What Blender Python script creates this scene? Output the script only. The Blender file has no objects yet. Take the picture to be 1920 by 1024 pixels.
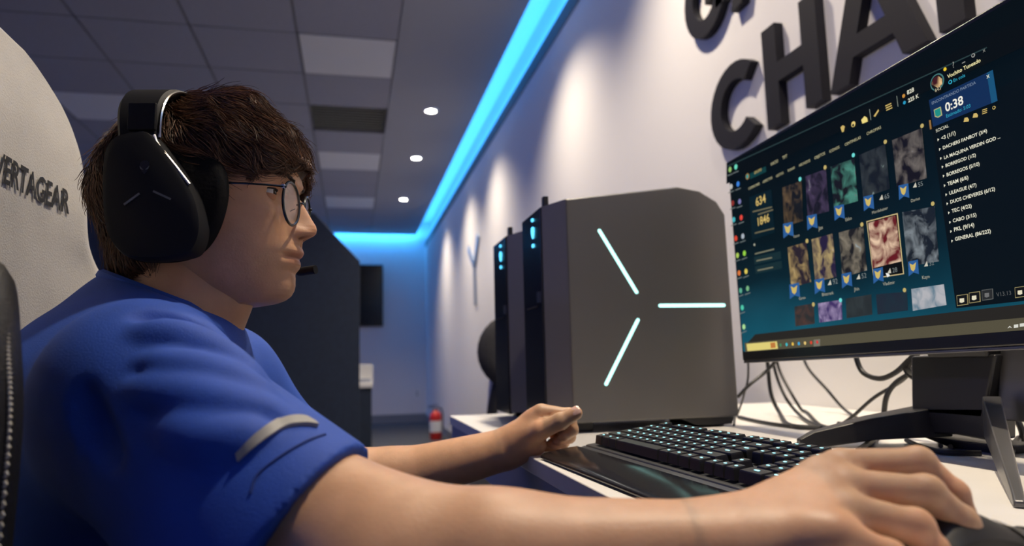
import bpy, bmesh, math, random
import numpy as np
from mathutils import Vector, Matrix

random.seed(7); np.random.seed(7)
scene = bpy.context.scene
COL = scene.collection
PI = math.pi

# ------------------------------------------------------------------ camera
F_PX, CX, CY = 1320.0, 960.0, 512.0
YAW, PITCH, ROLL, HC = math.radians(12.877), math.radians(7.194), math.radians(1.4), 0.885
_r0 = np.array([math.cos(YAW), -math.sin(YAW), 0.0])
_fh = np.array([math.sin(YAW), math.cos(YAW), 0.0])
_up = np.array([0.0, 0.0, 1.0])
CF = _fh*math.cos(PITCH) + _up*math.sin(PITCH)
_u0 = -_fh*math.sin(PITCH) + _up*math.cos(PITCH)
CR = _r0*math.cos(ROLL) - _u0*math.sin(ROLL)
CU = _u0*math.cos(ROLL) + _r0*math.sin(ROLL)
CC = np.array([0.0, 0.0, HC])
def ray(px, py): return CF + CR*(px-CX)/F_PX - CU*(py-CY)/F_PX
def onX(px, py, X): d = ray(px, py); return CC + d*(X/d[0])
def onY(px, py, Y): d = ray(px, py); return CC + d*(Y/d[1])
def onZ(px, py, Z): d = ray(px, py); return CC + d*((Z-HC)/d[2])
def onD(px, py, D): return CC + ray(px, py)*D
def onPlane(px, py, p0, n):
    d = ray(px, py); return CC + d*(np.dot(np.array(p0)-CC, n)/np.dot(d, n))

cam_d = bpy.data.cameras.new('camera'); cam = bpy.data.objects.new('camera', cam_d); COL.objects.link(cam)
cam_d.sensor_width = 36.0; cam_d.lens = F_PX/1920*36.0; cam_d.clip_start = 0.02
M = Matrix(((CR[0], CU[0], -CF[0], CC[0]), (CR[1], CU[1], -CF[1], CC[1]), (CR[2], CU[2], -CF[2], CC[2]), (0, 0, 0, 1)))
cam.matrix_world = M
cam_d.dof.use_dof = True; cam_d.dof.focus_distance = 0.71; cam_d.dof.aperture_fstop = 5.0
scene.camera = cam

# ------------------------------------------------------------------ view, world
vs = scene.view_settings
vs.view_transform = 'Standard'; vs.look = 'None'; vs.gamma = 1.0; vs.use_curve_mapping = False
vs.exposure = 0.0
world = bpy.data.worlds.new('room_ambience'); scene.world = world; world.use_nodes = True
world.node_tree.nodes['Background'].inputs[0].default_value = (0.30, 0.34, 0.75, 1)
world.node_tree.nodes['Background'].inputs[1].default_value = 0.16

def area(name, loc, size, sizey, power, color, rot):
    l = bpy.data.lights.new(name, 'AREA'); l.shape = 'RECTANGLE'; l.size = size; l.size_y = sizey
    l.energy = power; l.color = color
    o = bpy.data.objects.new(name, l); COL.objects.link(o); o.location = loc; o.rotation_euler = rot
    return o
# room constants
ZC = 2.90; XW = 1.13; YF = 11.09; XL = -5.3; YB = -2.6
WARM = (1.0, 0.84, 0.63); BLUE = (0.04, 0.38, 1.0)
# blue LED strips hidden in the two coves (right wall, back wall)
area('cove_and_fill_light', (1.165, 4.0, 2.87), 0.03, 14.0, 46, BLUE, (PI, math.radians(-12), 0))
area('cove_and_fill_light', (-1.9, YF-0.12, 2.985), 5.8, 0.02, 34, BLUE, (math.radians(38), 0, 0))
area('cove_and_fill_light', (XL+0.10, 4.2, 2.80), 0.05, 13.0, 70, (0.20, 0.26, 1.0), (0, math.radians(-62), 0))  # added violet-blue fill light along the unseen left wall
# recessed downlights: row over the desks (x 0.607) and row over the aisle
DOWN = [(0.607, 8.52), (0.607, 6.745), (0.607, 5.42), (0.607, 3.40), (0.607, 2.05), (0.607, 0.70)]
DOWN_POWER = 180

# ------------------------------------------------------------------ helpers
MATS = {}
def mat(name, color, rough=0.5, metal=0.0, emit=None, estr=0.0, noise=0.0, nscale=40.0, bump=0.0, bscale=200.0,
        spec=0.5, trans=0.0, sss=0.0, alpha=None, sheen=0.0, coat=0.0):
    if name in MATS: return MATS[name]
    m = bpy.data.materials.new(name); m.use_nodes = True; MATS[name] = m
    nt = m.node_tree; b = nt.nodes['Principled BSDF']
    b.inputs['Base Color'].default_value = (*color, 1); b.inputs['Roughness'].default_value = rough
    b.inputs['Metallic'].default_value = metal; b.inputs['Specular IOR Level'].default_value = spec
    if trans: b.inputs['Transmission Weight'].default_value = trans
    if sheen: b.inputs['Sheen Weight'].default_value = sheen
    if coat: b.inputs['Coat Weight'].default_value = coat
    if sss:
        b.inputs['Subsurface Weight'].default_value = sss; b.inputs['Subsurface Radius'].default_value = (1.0, 0.35, 0.2)
        b.inputs['Subsurface Scale'].default_value = 0.008
    if alpha is not None: b.inputs['Alpha'].default_value = alpha
    if emit: b.inputs['Emission Color'].default_value = (*emit, 1); b.inputs['Emission Strength'].default_value = estr
    if noise or bump:
        tc = nt.nodes.new('ShaderNodeTexCoord')
    if noise:
        n = nt.nodes.new('ShaderNodeTexNoise'); n.inputs['Scale'].default_value = nscale; n.inputs['Detail'].default_value = 4
        nt.links.new(tc.outputs['Object'], n.inputs['Vector'])
        r = nt.nodes.new('ShaderNodeValToRGB')
        r.color_ramp.elements[0].position = 0.3; r.color_ramp.elements[1].position = 0.7
        r.color_ramp.elements[0].color = (*[c*(1-noise) for c in color], 1)
        r.color_ramp.elements[1].color = (*[min(1, c*(1+noise)) for c in color], 1)
        nt.links.new(n.outputs['Fac'], r.inputs['Fac']); nt.links.new(r.outputs['Color'], b.inputs['Base Color'])
    if bump:
        n2 = nt.nodes.new('ShaderNodeTexNoise'); n2.inputs['Scale'].default_value = bscale; n2.inputs['Detail'].default_value = 3
        nt.links.new(tc.outputs['Object'], n2.inputs['Vector'])
        bp = nt.nodes.new('ShaderNodeBump'); bp.inputs['Strength'].default_value = bump; bp.inputs['Distance'].default_value = 0.002
        nt.links.new(n2.outputs['Fac'], bp.inputs['Height']); nt.links.new(bp.outputs['Normal'], b.inputs['Normal'])
    return m
def attr_color(m, attr, mix=1.0):
    """multiply the base colour by a mesh colour attribute (pigment, on the face also painted shade)"""
    nt = m.node_tree; b = nt.nodes['Principled BSDF']
    a = nt.nodes.new('ShaderNodeAttribute'); a.attribute_name = attr
    mx = nt.nodes.new('ShaderNodeMix'); mx.data_type = 'RGBA'; mx.blend_type = 'MULTIPLY'; mx.inputs['Factor'].default_value = mix
    src = b.inputs['Base Color'].links[0].from_socket if b.inputs['Base Color'].links else None
    if src: nt.links.new(src, mx.inputs['A'])
    else: mx.inputs['A'].default_value = b.inputs['Base Color'].default_value
    nt.links.new(a.outputs['Color'], mx.inputs['B']); nt.links.new(mx.outputs['Result'], b.inputs['Base Color'])

WL = {}   # world location of every object made here
def tag(o, label=None, cat=None, group=None, kind=None):
    if label: o['label'] = label
    if cat: o['category'] = cat
    if group: o['group'] = group
    if kind: o['kind'] = kind
    return o
def link(o, loc=(0, 0, 0), parent=None):
    COL.objects.link(o); loc = Vector(loc); WL[o.name] = loc
    if parent is not None:
        o.parent = parent; o.location = loc - WL[parent.name]
    else: o.location = loc
    return o
def empty(name, loc, label=None, cat=None, group=None, kind=None):
    o = bpy.data.objects.new(name, None); o.empty_display_size = 0.05
    link(o, loc); return tag(o, label, cat, group, kind)

class MB:
    """collects shapes (world coordinates) into one mesh"""
    def __init__(s): s.v = []; s.f = []
    def add(s, vs, fs):
        o = len(s.v); s.v += [tuple(map(float, p)) for p in vs]; s.f += [tuple(o+i for i in f) for f in fs]; return s
    def box(s, lo, hi):
        x0, y0, z0 = lo; x1, y1, z1 = hi
        return s.add([(x0,y0,z0),(x1,y0,z0),(x1,y1,z0),(x0,y1,z0),(x0,y0,z1),(x1,y0,z1),(x1,y1,z1),(x0,y1,z1)],
                     [(0,3,2,1),(4,5,6,7),(0,1,5,4),(1,2,6,5),(2,3,7,6),(3,0,4,7)])
    def obox(s, c, ax, ay, az):
        """oriented box: centre and half-axis vectors"""
        c, ax, ay, az = map(np.array, (c, ax, ay, az))
        P = [c+sx*ax+sy*ay+sz*az for sz in (-1,1) for sx, sy in ((-1,-1),(1,-1),(1,1),(-1,1))]
        return s.add(P, [(0,3,2,1),(4,5,6,7),(0,1,5,4),(1,2,6,5),(2,3,7,6),(3,0,4,7)])
    def prism(s, poly, d):
        """closed polygon of 3D points extruded by the vector d"""
        n = len(poly); P = [np.array(p, float) for p in poly]; Q = [p+np.array(d, float) for p in P]
        return s.add(P+Q, [tuple(range(n))[::-1], tuple(range(n, 2*n))]+[(i, (i+1) % n, n+(i+1) % n, n+i) for i in range(n)])
    def tube(s, path, r, n=8, cap=True):
        P = [np.array(p, float) for p in path]; m = len(P)
        R = [r]*m if np.isscalar(r) else list(r)
        vs = []; nrm = None
        for i in range(m):
            t = P[min(i+1, m-1)]-P[max(i-1, 0)]; t = t/(np.linalg.norm(t)+1e-12)
            if nrm is None:
                a = np.array([0, 0, 1.0]) if abs(t[2]) < 0.9 else np.array([1.0, 0, 0]); nrm = np.cross(t, a)
            nrm = nrm-t*np.dot(nrm, t); nrm = nrm/(np.linalg.norm(nrm)+1e-12); b = np.cross(t, nrm)
            vs += [P[i]+R[i]*(math.cos(2*PI*k/n)*nrm+math.sin(2*PI*k/n)*b) for k in range(n)]
        fs = [(i*n+k, i*n+(k+1) % n, (i+1)*n+(k+1) % n, (i+1)*n+k) for i in range(m-1) for k in range(n)]
        if cap: fs += [tuple(range(n))[::-1], tuple(range((m-1)*n, m*n))]
        return s.add(vs, fs)
    def lathe(s, prof, c, n=24, axis='z', cap=True):
        """profile (radius, height) turned round an axis through c"""
        vs = []
        for r, h in prof:
            for k in range(n):
                a = 2*PI*k/n; u, w = r*math.cos(a), r*math.sin(a)
                q = (u, w, h) if axis == 'z' else ((h, u, w) if axis == 'x' else (w, h, u))
                vs.append((c[0]+q[0], c[1]+q[1], c[2]+q[2]))
        m = len(prof)
        fs = [(i*n+k, i*n+(k+1) % n, (i+1)*n+(k+1) % n, (i+1)*n+k) for i in range(m-1) for k in range(n)]
        if cap: fs += [tuple(range(n))[::-1], tuple(range((m-1)*n, m*n))]
        return s.add(vs, fs)
    def mesh(s, name, loc=(0, 0, 0)):
        me = bpy.data.meshes.new(name)
        me.from_pydata([(x-loc[0], y-loc[1], z-loc[2]) for x, y, z in s.v], [], s.f); me.update()
        return me
    def build(s, name, m, parent=None, smooth=False, bevel=0.0, seg=2, loc=None):
        if loc is None:
            if parent is not None: loc = WL[parent.name]
            else:
                A = np.array(s.v); loc = ((A[:, 0].min()+A[:, 0].max())/2, (A[:, 1].min()+A[:, 1].max())/2, A[:, 2].min())
        me = s.mesh(name, loc)
        bm = bmesh.new(); bm.from_mesh(me); bmesh.ops.recalc_face_normals(bm, faces=bm.faces); bm.to_mesh(me); bm.free()
        me.materials.append(m)
        o = bpy.data.objects.new(name, me); link(o, loc, parent)
        if smooth: shade(me)
        if bevel:
            bv = o.modifiers.new('bevel', 'BEVEL'); bv.width = bevel; bv.segments = seg; bv.limit_method = 'ANGLE'; bv.angle_limit = math.radians(35)
            shade(me); bv.harden_normals = True
        return o
def shade(me, ang=40):
    me.polygons.foreach_set('use_smooth', [True]*len(me.polygons))
    try: me.set_sharp_from_angle(angle=math.radians(ang))
    except Exception: pass
def raw_obj(name, V, Fc, m, parent=None, loc=(0, 0, 0), smooth=True):
    me = bpy.data.meshes.new(name); V = np.asarray(V, float)-np.array(loc)
    me.from_pydata(V.tolist(), [], [list(map(int, f)) for f in Fc]); me.update()
    me.materials.append(m)
    if smooth: me.polygons.foreach_set('use_smooth', [True]*len(me.polygons))
    o = bpy.data.objects.new(name, me); link(o, loc, parent); return o
def spline(pts, n=8):
    """Catmull-Rom through points"""
    P = [np.array(p, float) for p in pts]; P = [2*P[0]-P[1]]+P+[2*P[-1]-P[-2]]; out = []
    for i in range(1, len(P)-2):
        for k in range(n):
            t = k/n
            out.append(0.5*((2*P[i])+(-P[i-1]+P[i+1])*t+(2*P[i-1]-5*P[i]+4*P[i+1]-P[i+2])*t*t+(-P[i-1]+3*P[i]-3*P[i+1]+P[i+2])*t**3))
    out.append(P[-2]); return out
_txt = {}
def text_geom(s, bold=False):
    """2D outline mesh of a string: verts (x,y) with cap height about 0.7, faces"""
    if (s, bold) in _txt: return _txt[(s, bold)]
    c = bpy.data.curves.new('t', 'FONT'); c.body = s; c.size = 1.0; c.resolution_u = 3
    if bold: c.offset = 0.018
    o = bpy.data.objects.new('t', c); COL.objects.link(o)
    dg = bpy.context.evaluated_depsgraph_get(); me = bpy.data.meshes.new_from_object(o.evaluated_get(dg))
    V = [(v.co.x, v.co.y) for v in me.vertices]; Fc = [tuple(p.vertices) for p in me.polygons]
    bpy.data.objects.remove(o); bpy.data.curves.remove(c); bpy.data.meshes.remove(me)
    _txt[(s, bold)] = (V, Fc); return V, Fc

# ------------------------------------------------------------------ the room
m_wall = mat('wall_paint', (0.80, 0.79, 0.80), 0.6, bump=0.05, bscale=300)
m_ceil = mat('ceiling_paint', (0.42, 0.43, 0.50), 0.8)
m_tile = mat('ceiling_tile', (0.40, 0.405, 0.49), 0.85, noise=0.04, nscale=60, bump=0.3, bscale=400)
m_grid = mat('ceiling_grid', (0.20, 0.20, 0.22), 0.6)
m_diff = mat('diffuser_plastic', (0.86, 0.86, 0.90), 0.5)
m_vent = mat('vent_grey', (0.50, 0.50, 0.42), 0.7)
m_carpet = mat('carpet', (0.055, 0.06, 0.075), 0.95, noise=0.35, nscale=120, bump=0.5, bscale=500)
m_darktrim = mat('dark_trim', (0.10, 0.105, 0.12), 0.5)
m_base = mat('baseboard_grey', (0.22, 0.24, 0.28), 0.5)
m_black = mat('black_plastic', (0.012, 0.012, 0.014), 0.38)
m_matt = mat('black_matt', (0.012, 0.012, 0.013), 0.7)


fl = MB().box((XL-0.2, YB-0.2, -0.08), (1.4, YF+0.2, 0)).build('floor', m_carpet); tag(fl, kind='structure')
# right wall: base wall + proud white panel with a dark top trim, cove above
wr = MB().box((1.20, YB-0.2, 0), (1.34, YF+0.2, 3.12)).build('wall_right', m_wall); tag(wr, kind='structure')
pn = [YB-0.2, 0.2, 2.64, 5.08, 7.52, YF]
for i in range(len(pn)-1):
    MB().box((XW, pn[i]+0.0004, 0.0), (1.1995, pn[i+1]-0.0004, 2.72)).build('wall_panel', m_wall, wr)
t1 = MB().box((XW-0.004, YB, 2.715), (1.15, YF, 2.815)).build('trim_1', m_darktrim); tag(t1, kind='structure')
MB().box((1.15, YB, 2.72), (1.1995, YF, 2.735)).build('ledge', m_darktrim, t1)
wb = MB().box((XL-0.2, YF, 0), (1.20, YF+0.14, 3.12)).build('wall_back', m_wall); tag(wb, kind='structure')
bbk = MB().box((XL, YF-0.015, 0), (XW, YF, 0.13)).build('baseboard_back', m_base); tag(bbk, kind='structure')
bbr = MB().box((XW-0.012, 1.8, 0), (XW, YF-0.015, 0.10)).build('baseboard_right', m_base); tag(bbr, kind='structure')
wl = MB().box((XL-0.14, YB, 0), (XL, YF, 3.0)).build('wall_left', m_wall); tag(wl, kind='structure')
wf = MB().box((XL-0.14, YB-0.14, 0), (1.2, YB, 3.12)).build('wall_front', m_wall); tag(wf, kind='structure')
# ceiling: plaster strip with downlights, lay-in tiles beyond x 0.274
ce = MB().box((0.274, YB, ZC), (0.97, YF-0.14, ZC+0.05)).box((0.95, YB, ZC+0.05), (0.97, YF-0.14, 3.12)) \
    .box((XL, YF-0.16, ZC+0.05), (0.97, YF-0.14, 3.12)).build('ceiling', m_ceil, loc=(0, 0, ZC)); tag(ce, kind='structure')
MB().box((XL-0.2, YB-0.2, 3.12), (1.34, YF+0.2, 3.2)).build('roof_slab', m_wall, ce)
T = 0.61; X0 = 0.274; Y0 = 4.25-T*8
cols, rows = 9, 21
tile_me = MB().box((0.008, 0.008, 0.004), (T-0.008, T-0.008, 0.02)).mesh('ceiling_tile'); tile_me.materials.append(m_tile)
diff_me = MB().box((0.012, 0.012, 0.002), (T-0.012, T-0.012, 0.02)).mesh('light_diffuser'); diff_me.materials.append(m_diff)
lights_off = {(0, 8), (0, 12), (0, 15), (3, 10), (3, 6), (6, 9), (6, 13)}
vents = {(0, 10)}
for i in range(cols):
    for j in range(rows):
        x, y = X0-T*(i+1), Y0+T*j
        if y+T > YF-0.1 or y < YB: continue
        if (i, j) in vents: continue
        me = diff_me if (i, j) in lights_off else tile_me
        o = bpy.data.objects.new('light_diffuser' if me is diff_me else 'ceiling_tile', me); link(o, (x, y, ZC), ce)
for (i, j) in vents:
    x, y = X0-T*(i+1), Y0+T*j
    v = MB().box((x+0.01, y+0.01, ZC+0.05), (x+T-0.01, y+T-0.01, ZC+0.07))
    v.build('air_vent', m_vent, ce)
    for k in range(9):
        yy = y+0.05+k*0.06
        MB().obox((x+T/2, yy, ZC+0.02), (T/2-0.015, 0, 0), (0, 0.018, 0.014), (0, -0.001, 0.0012)).build('vent_slat', m_vent, ce)
g = MB()
for i in range(cols+1): g.box((X0-T*i-0.010, YB, ZC+0.006), (X0-T*i+0.010, YF-0.14, ZC+0.03))
for j in range(rows+1):
    y = Y0+T*j
    if y < YF-0.16: g.box((XL, y-0.010, ZC+0.006), (X0, y+0.010, ZC+0.03))
g.box((XL, YB, ZC+0.045), (X0, YF-0.14, ZC+0.055))
g.build('tile_grid', m_grid, ce)

# recessed downlights
m_lamp = mat('lamp_face', (1, 1, 1), 0.4, emit=(1.0, 0.93, 0.80), estr=40)
m_ring = mat('lamp_ring', (0.85, 0.85, 0.85), 0.4)
dl_lab = {0: 'small glowing round downlight in ceiling, farthest of the three in view', 1: 'glowing round downlight in ceiling, middle one of the three in view',
          2: 'glowing round downlight in ceiling, nearest and largest of the three in view'}
for i, (x, y) in enumerate(DOWN):
    e = empty('ceiling_downlight', (x, y, ZC-0.012), dl_lab.get(i, 'round recessed downlight in the ceiling, above the top edge of the view'), 'downlight', 'recessed downlights over the desks')
    MB().lathe([(0.041, 0.0), (0.044, 0.006)], (x, y, ZC-0.010), 28).build('lamp_face', m_lamp, e)
    MB().lathe([(0.042, 0.0), (0.056, 0.0), (0.058, 0.004), (0.058, 0.0119), (0.046, 0.0119), (0.042, 0.0)], (x, y, ZC-0.012), 28, cap=False).build('lamp_ring', m_ring, e, smooth=True)
    l = bpy.data.lights.new('downlight_beam', 'SPOT'); l.energy = DOWN_POWER; l.color = WARM; l.spot_size = math.radians(118); l.spot_blend = 1.0; l.shadow_soft_size = 0.05
    o = bpy.data.objects.new('downlight_beam', l); link(o, (x, y, ZC-0.02), e)

# ------------------------------------------------------------------ background things
m_navy = mat('partition_navy', (0.022, 0.034, 0.058), 0.55, noise=0.1, nscale=30)
m_white = mat('white_laminate', (0.82, 0.80, 0.77), 0.35, noise=0.02, nscale=20)
m_edge = mat('desk_edge_shaded', (0.30, 0.33, 0.42), 0.5)  # blue-grey holds the bluish shade of the desk's front edge
m_tvscr = mat('tv_screen', (0.004, 0.004, 0.005), 0.15)
m_red = mat('extinguisher_red', (0.55, 0.02, 0.015), 0.3)
m_paper = mat('white_paper', (0.82, 0.82, 0.80), 0.7)
m_chrome = mat('chrome', (0.7, 0.7, 0.72), 0.2, 1.0)
m_steel = mat('brushed_steel', (0.42, 0.48, 0.55), 0.35, 0.9)

# tall navy partition with a cut top corner, behind the person
PYp = 4.6
pe = MB()
c1 = onY(675, 490, PYp); c2 = onY(590, 400, PYp); zt = c2[2]+0.0
poly = [(c1[0], PYp, 0), (c1[0], PYp, c1[2]), (c2[0], PYp, zt), (-2.6, PYp, zt+0.25), (-2.6, PYp, 0)]
pe.prism(poly, (0, 0.05, 0))
pt = pe.build('partition', m_navy, bevel=0.004)
tag(pt, 'tall dark navy partition panel with slanted top corner behind the face', 'partition')
# side table behind the partition with two white boxes
st = empty('side_desk', (-0.35, 7.0, 0), 'dark side desk with white top, half hidden behind the navy partition', 'desk')
sx = onY(699, 720, 6.7)[0]
MB().box((-0.75, 6.70, 0.68), (sx, 7.3, 0.72)).build('desk_top', m_white, st, bevel=0.003)
MB().box((-0.74, 6.72, 0.0), (sx-0.01, 6.75, 0.68)).build('front_panel', m_navy, st)
MB().box((sx-0.04, 6.75, 0.0), (sx-0.01, 7.29, 0.68)).build('side_panel', m_navy, st)
bx0, bx1 = onY(672, 700, 6.8)[0]-0.1, onY(699, 700, 6.8)[0]
bz0, bz1 = 0.7205, onY(685, 684, 6.8)[2]
bo = empty('white_box', ((bx0+bx1)/2, 6.85, bz0), 'small white box on the far side desk below the television', 'box')
MB().box((bx0, 6.78, bz0), (bx1, 6.95, bz1)).build('carton', m_paper, bo, bevel=0.004)
MB().box((bx0+0.02, 6.776, bz0+0.01), (bx1-0.02, 6.779, bz0+0.04)).build('label_strip', m_edge, bo)
# television on the back wall
tl, br = onY(676, 497, YF), onY(718, 612, YF)
tv = empty('television', (br[0]-0.8, YF-0.03, br[2]), 'black wall television on the far blue-lit wall', 'television')
x0, x1 = br[0]-1.62, br[0]
MB().box((x0, YF-0.06, br[2]), (x1, YF-0.005, tl[2])).build('housing', m_black, tv, bevel=0.006)
MB().box((x0+0.015, YF-0.063, br[2]+0.025), (x1-0.015, YF-0.0595, tl[2]-0.015)).build('screen', m_tvscr, tv)
MB().box((x0+0.6, YF-0.012, br[2]-0.05), (x1-0.6, YF-0.002, br[2])).build('wall_bracket', m_black, tv)
# wall socket on the back wall
p = onY(782, 738, YF)
ws = empty('wall_socket', (p[0], YF-0.004, p[2]-0.06), 'small white socket plate low on the far wall', 'socket')
MB().box((p[0]-0.04, YF-0.009, p[2]-0.06), (p[0]+0.04, YF-0.0005, p[2]+0.06)).build('plate', m_paper, ws, bevel=0.002)
for dz in (-0.022, 0.022): MB().box((p[0]-0.014, YF-0.011, p[2]+dz-0.012), (p[0]+0.014, YF-0.0088, p[2]+dz+0.012)).build('outlet', m_base, ws)
# fire extinguisher on the floor
ex, ey = 0.965, 8.45
fe = empty('fire_extinguisher', (ex, ey, 0), 'red fire extinguisher standing on the floor at the far wall corner', 'extinguisher')
MB().lathe([(0.0, 0.0), (0.066, 0.0), (0.07, 0.01), (0.07, 0.26), (0.062, 0.30), (0.035, 0.325), (0.025, 0.335), (0.025, 0.345)], (ex, ey, 0), 24).build('cylinder', m_red, fe, smooth=True)
MB().lathe([(0.0708, 0.09), (0.0712, 0.09), (0.0712, 0.22), (0.0708, 0.22)], (ex, ey, 0), 24).build('label', m_paper, fe, smooth=True)
MB().lathe([(0.0, 0.345), (0.02, 0.345), (0.02, 0.375), (0.0, 0.375)], (ex, ey, 0), 12).build('valve', m_chrome, fe)
MB().obox((ex-0.03, ey, 0.392), (0.06, 0, 0.008), (0, 0.012, 0), (-0.001, 0, 0.004)).obox((ex-0.03, ey, 0.372), (0.05, 0, -0.004), (0, 0.012, 0), (0, 0, 0.003)).build('handle', m_black, fe)
MB().tube(spline([(ex+0.02, ey, 0.365), (ex+0.07, ey, 0.35), (ex+0.085, ey, 0.25), (ex+0.08, ey, 0.13)], 6), 0.009, 8).build('hose', m_black, fe, smooth=True)
# metal Y emblem on the right wall
em = empty('wall_emblem', (XW-0.01, 6.5, 1.43), 'thin blue-grey metal Y emblem on the right wall past the towers', 'emblem')
a_, b_, c_, d_ = [onX(*q, XW-0.01) for q in ((879, 466), (897, 440), (889, 500), (892, 572))]
def bar(p, q, w): 
    p, q = np.array(p), np.array(q); t = q-p; L = np.linalg.norm(t); t /= L; s_ = np.cross(t, (1, 0, 0))
    return MB().obox((p+q)/2, t*L/2, s_*w/2, (0.009, 0, 0))
c_[1] = (a_[1]+b_[1])/2-0.04; d_[1] = c_[1]-0.02
for p, q in ((a_, c_), (b_, c_), (c_, d_)): bar(p, q, 0.07).build('emblem_bar', m_steel, em, bevel=0.002)

# far swivel chair behind the towers
ch = empty('swivel_chair', (0.36, 2.75, 0), 'dark rounded swivel chair behind the two computer towers', 'chair')
m_dfab = mat('dark_fabric', (0.025, 0.025, 0.03), 0.8, noise=0.2, nscale=80)
cp = onY(925, 660, 2.75)
ccx, ccz = cp[0]+0.085, cp[2]
bk = MB()
pr = [(0.0, 0.03), (0.10, 0.028), (0.135, 0.018), (0.15, 0.0), (0.135, -0.018), (0.10, -0.028), (0.0, -0.03)]
bk.lathe([(r, h) for r, h in pr], (ccx, 2.75, ccz), 28, 'y'); bk.build('backrest', m_dfab, ch, smooth=True)
MB().tube(spline([(ccx-0.06, 2.79, ccz-0.12), (ccx-0.085, 2.80, ccz-0.24), (ccx-0.10, 2.78, ccz-0.40)], 6), 0.022, 8).build('back_support', m_dfab, ch, smooth=True)
MB().tube([onY(925, 690, 2.82), onY(918, 790, 2.82)], 0.014, 10).build('back_post', m_paper, ch, smooth=True)
MB().lathe([(0.0, 0), (0.22, 0), (0.24, 0.03), (0.22, 0.07), (0.0, 0.08)], (ccx+0.02, 2.55, 0.42), 24).build('seat', m_dfab, ch, smooth=True)
MB().lathe([(0.025, 0), (0.025, 0.34)], (ccx+0.02, 2.55, 0.08), 12).build('gas_lift', m_chrome, ch, smooth=True)
for k in range(5):
    a = 2*PI*k/5+0.3
    MB().tube([(ccx+0.02, 2.55, 0.10), (ccx+0.02+0.26*math.cos(a), 2.55+0.26*math.sin(a), 0.065)], 0.016, 8).build('base_arm', m_black, ch, smooth=True)
    MB().lathe([(0.0, -0.012), (0.028, -0.012), (0.028, 0.012), (0.0, 0.012)], (ccx+0.02+0.26*math.cos(a), 2.55+0.26*math.sin(a), 0.0285), 14, 'x').build('castor', m_black, ch, smooth=True)

# ------------------------------------------------------------------ raised wall letters
m_letter = mat('letter_black', (0.012, 0.012, 0.018), 0.6, spec=0.25)
LD = 0.026                       # depth of the letters
def letter(ch_, y_left, y_right, z0, z1, label):
    """poly letters in a unit box (u to the reader's right = -Y)"""
    S = 0.20
    def arc(cx, cy, rx, ry, a0, a1, n=22): return [(cx+rx*math.cos(math.radians(a0+(a1-a0)*k/n)), cy+ry*math.sin(math.radians(a0+(a1-a0)*k/n))) for k in range(n+1)]
    polys = []
    if ch_ == 'C':
        polys.append(arc(0.53, 0.5, 0.53, 0.5, 46, 314)+arc(0.53, 0.5, 0.30, 0.295, 314, 46))
    elif ch_ == 'G':
        polys.append(arc(0.53, 0.5, 0.53, 0.5, 46, 330)+arc(0.53, 0.5, 0.30, 0.295, 330, 46))
        polys.append([(0.55, 0.53), (1.0, 0.53), (1.0, 0.20), (0.80, 0.20), (0.80, 0.36), (0.55, 0.36)])
    elif ch_ == 'H':
        polys.append([(0, 0), (0.27, 0), (0.27, 0.41), (0.73, 0.41), (0.73, 0), (1, 0), (1, 1), (0.73, 1), (0.73, 0.60), (0.27, 0.60), (0.27, 1), (0, 1)])
    elif ch_ == 'A':
        polys.append([(0, 0), (0.22, 0), (0.29, 0.20), (0.71, 0.20), (0.78, 0), (1, 0), (0.63, 1), (0.37, 1)])
    elif ch_ == 'N':
        polys.append([(0, 0), (0.25, 0), (0.25, 0.60), (0.74, 0), (1, 0), (1, 1), (0.75, 1), (0.75, 0.40), (0.26, 1), (0, 1)])
    hole = [(0.35, 0.37), (0.65, 0.37), (0.50, 0.78)] if ch_ == 'A' else None
    xf, xb = XW-LD, XW
    def P(u, v, x): return (x, y_left+(y_right-y_left)*u, z0+(z1-z0)*v)
    mb = MB()
    from mathutils.geometry import tessellate_polygon
    for pl in polys:
        loops = [pl]+([hole] if hole else [])
        flat = [q for lp in loops for q in lp]
        tris = tessellate_polygon([[Vector((u, v, 0)) for u, v in lp] for lp in loops])
        n = len(flat); o = [P(u, v, xf) for u, v in flat]+[P(u, v, xb) for u, v in flat]
        fs = [tuple(t) for t in tris]+[tuple(n+i for i in t[::-1]) for t in tris]
        b0 = 0
        for lp in loops:
            k = len(lp); fs += [(b0+i, b0+(i+1) % k, n+b0+(i+1) % k, n+b0+i) for i in range(k)]; b0 += k
        mb.add(o, fs)
    o = mb.build('wall_letter', m_letter); tag(o, label, 'letter', 'black raised letters on the white wall')
    return o
zb, zt_ = 1.495, 1.775
letter('C', 1.955, 1.685, zb, zt_-0.02, 'black raised letter C on the white wall, first of the lower row')
letter('H', 1.655, 1.425, zb, zt_, 'black raised letter H on the white wall between C and A')
letter('A', 1.395, 1.105, zb, zt_, 'large black raised letter A right of H above the monitor')
letter('N', 1.075, 0.835, zb, zt_, 'black raised letter cut by the frame top, rightmost above the monitor')
letter('G', 2.085, 1.835, 1.91, 2.19, 'black raised letter G on the white wall, upper row, cut by the frame')
letter('A', 1.80, 1.52, 1.91, 2.19, 'foot of a black raised letter right of G, mostly above the frame')

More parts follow.
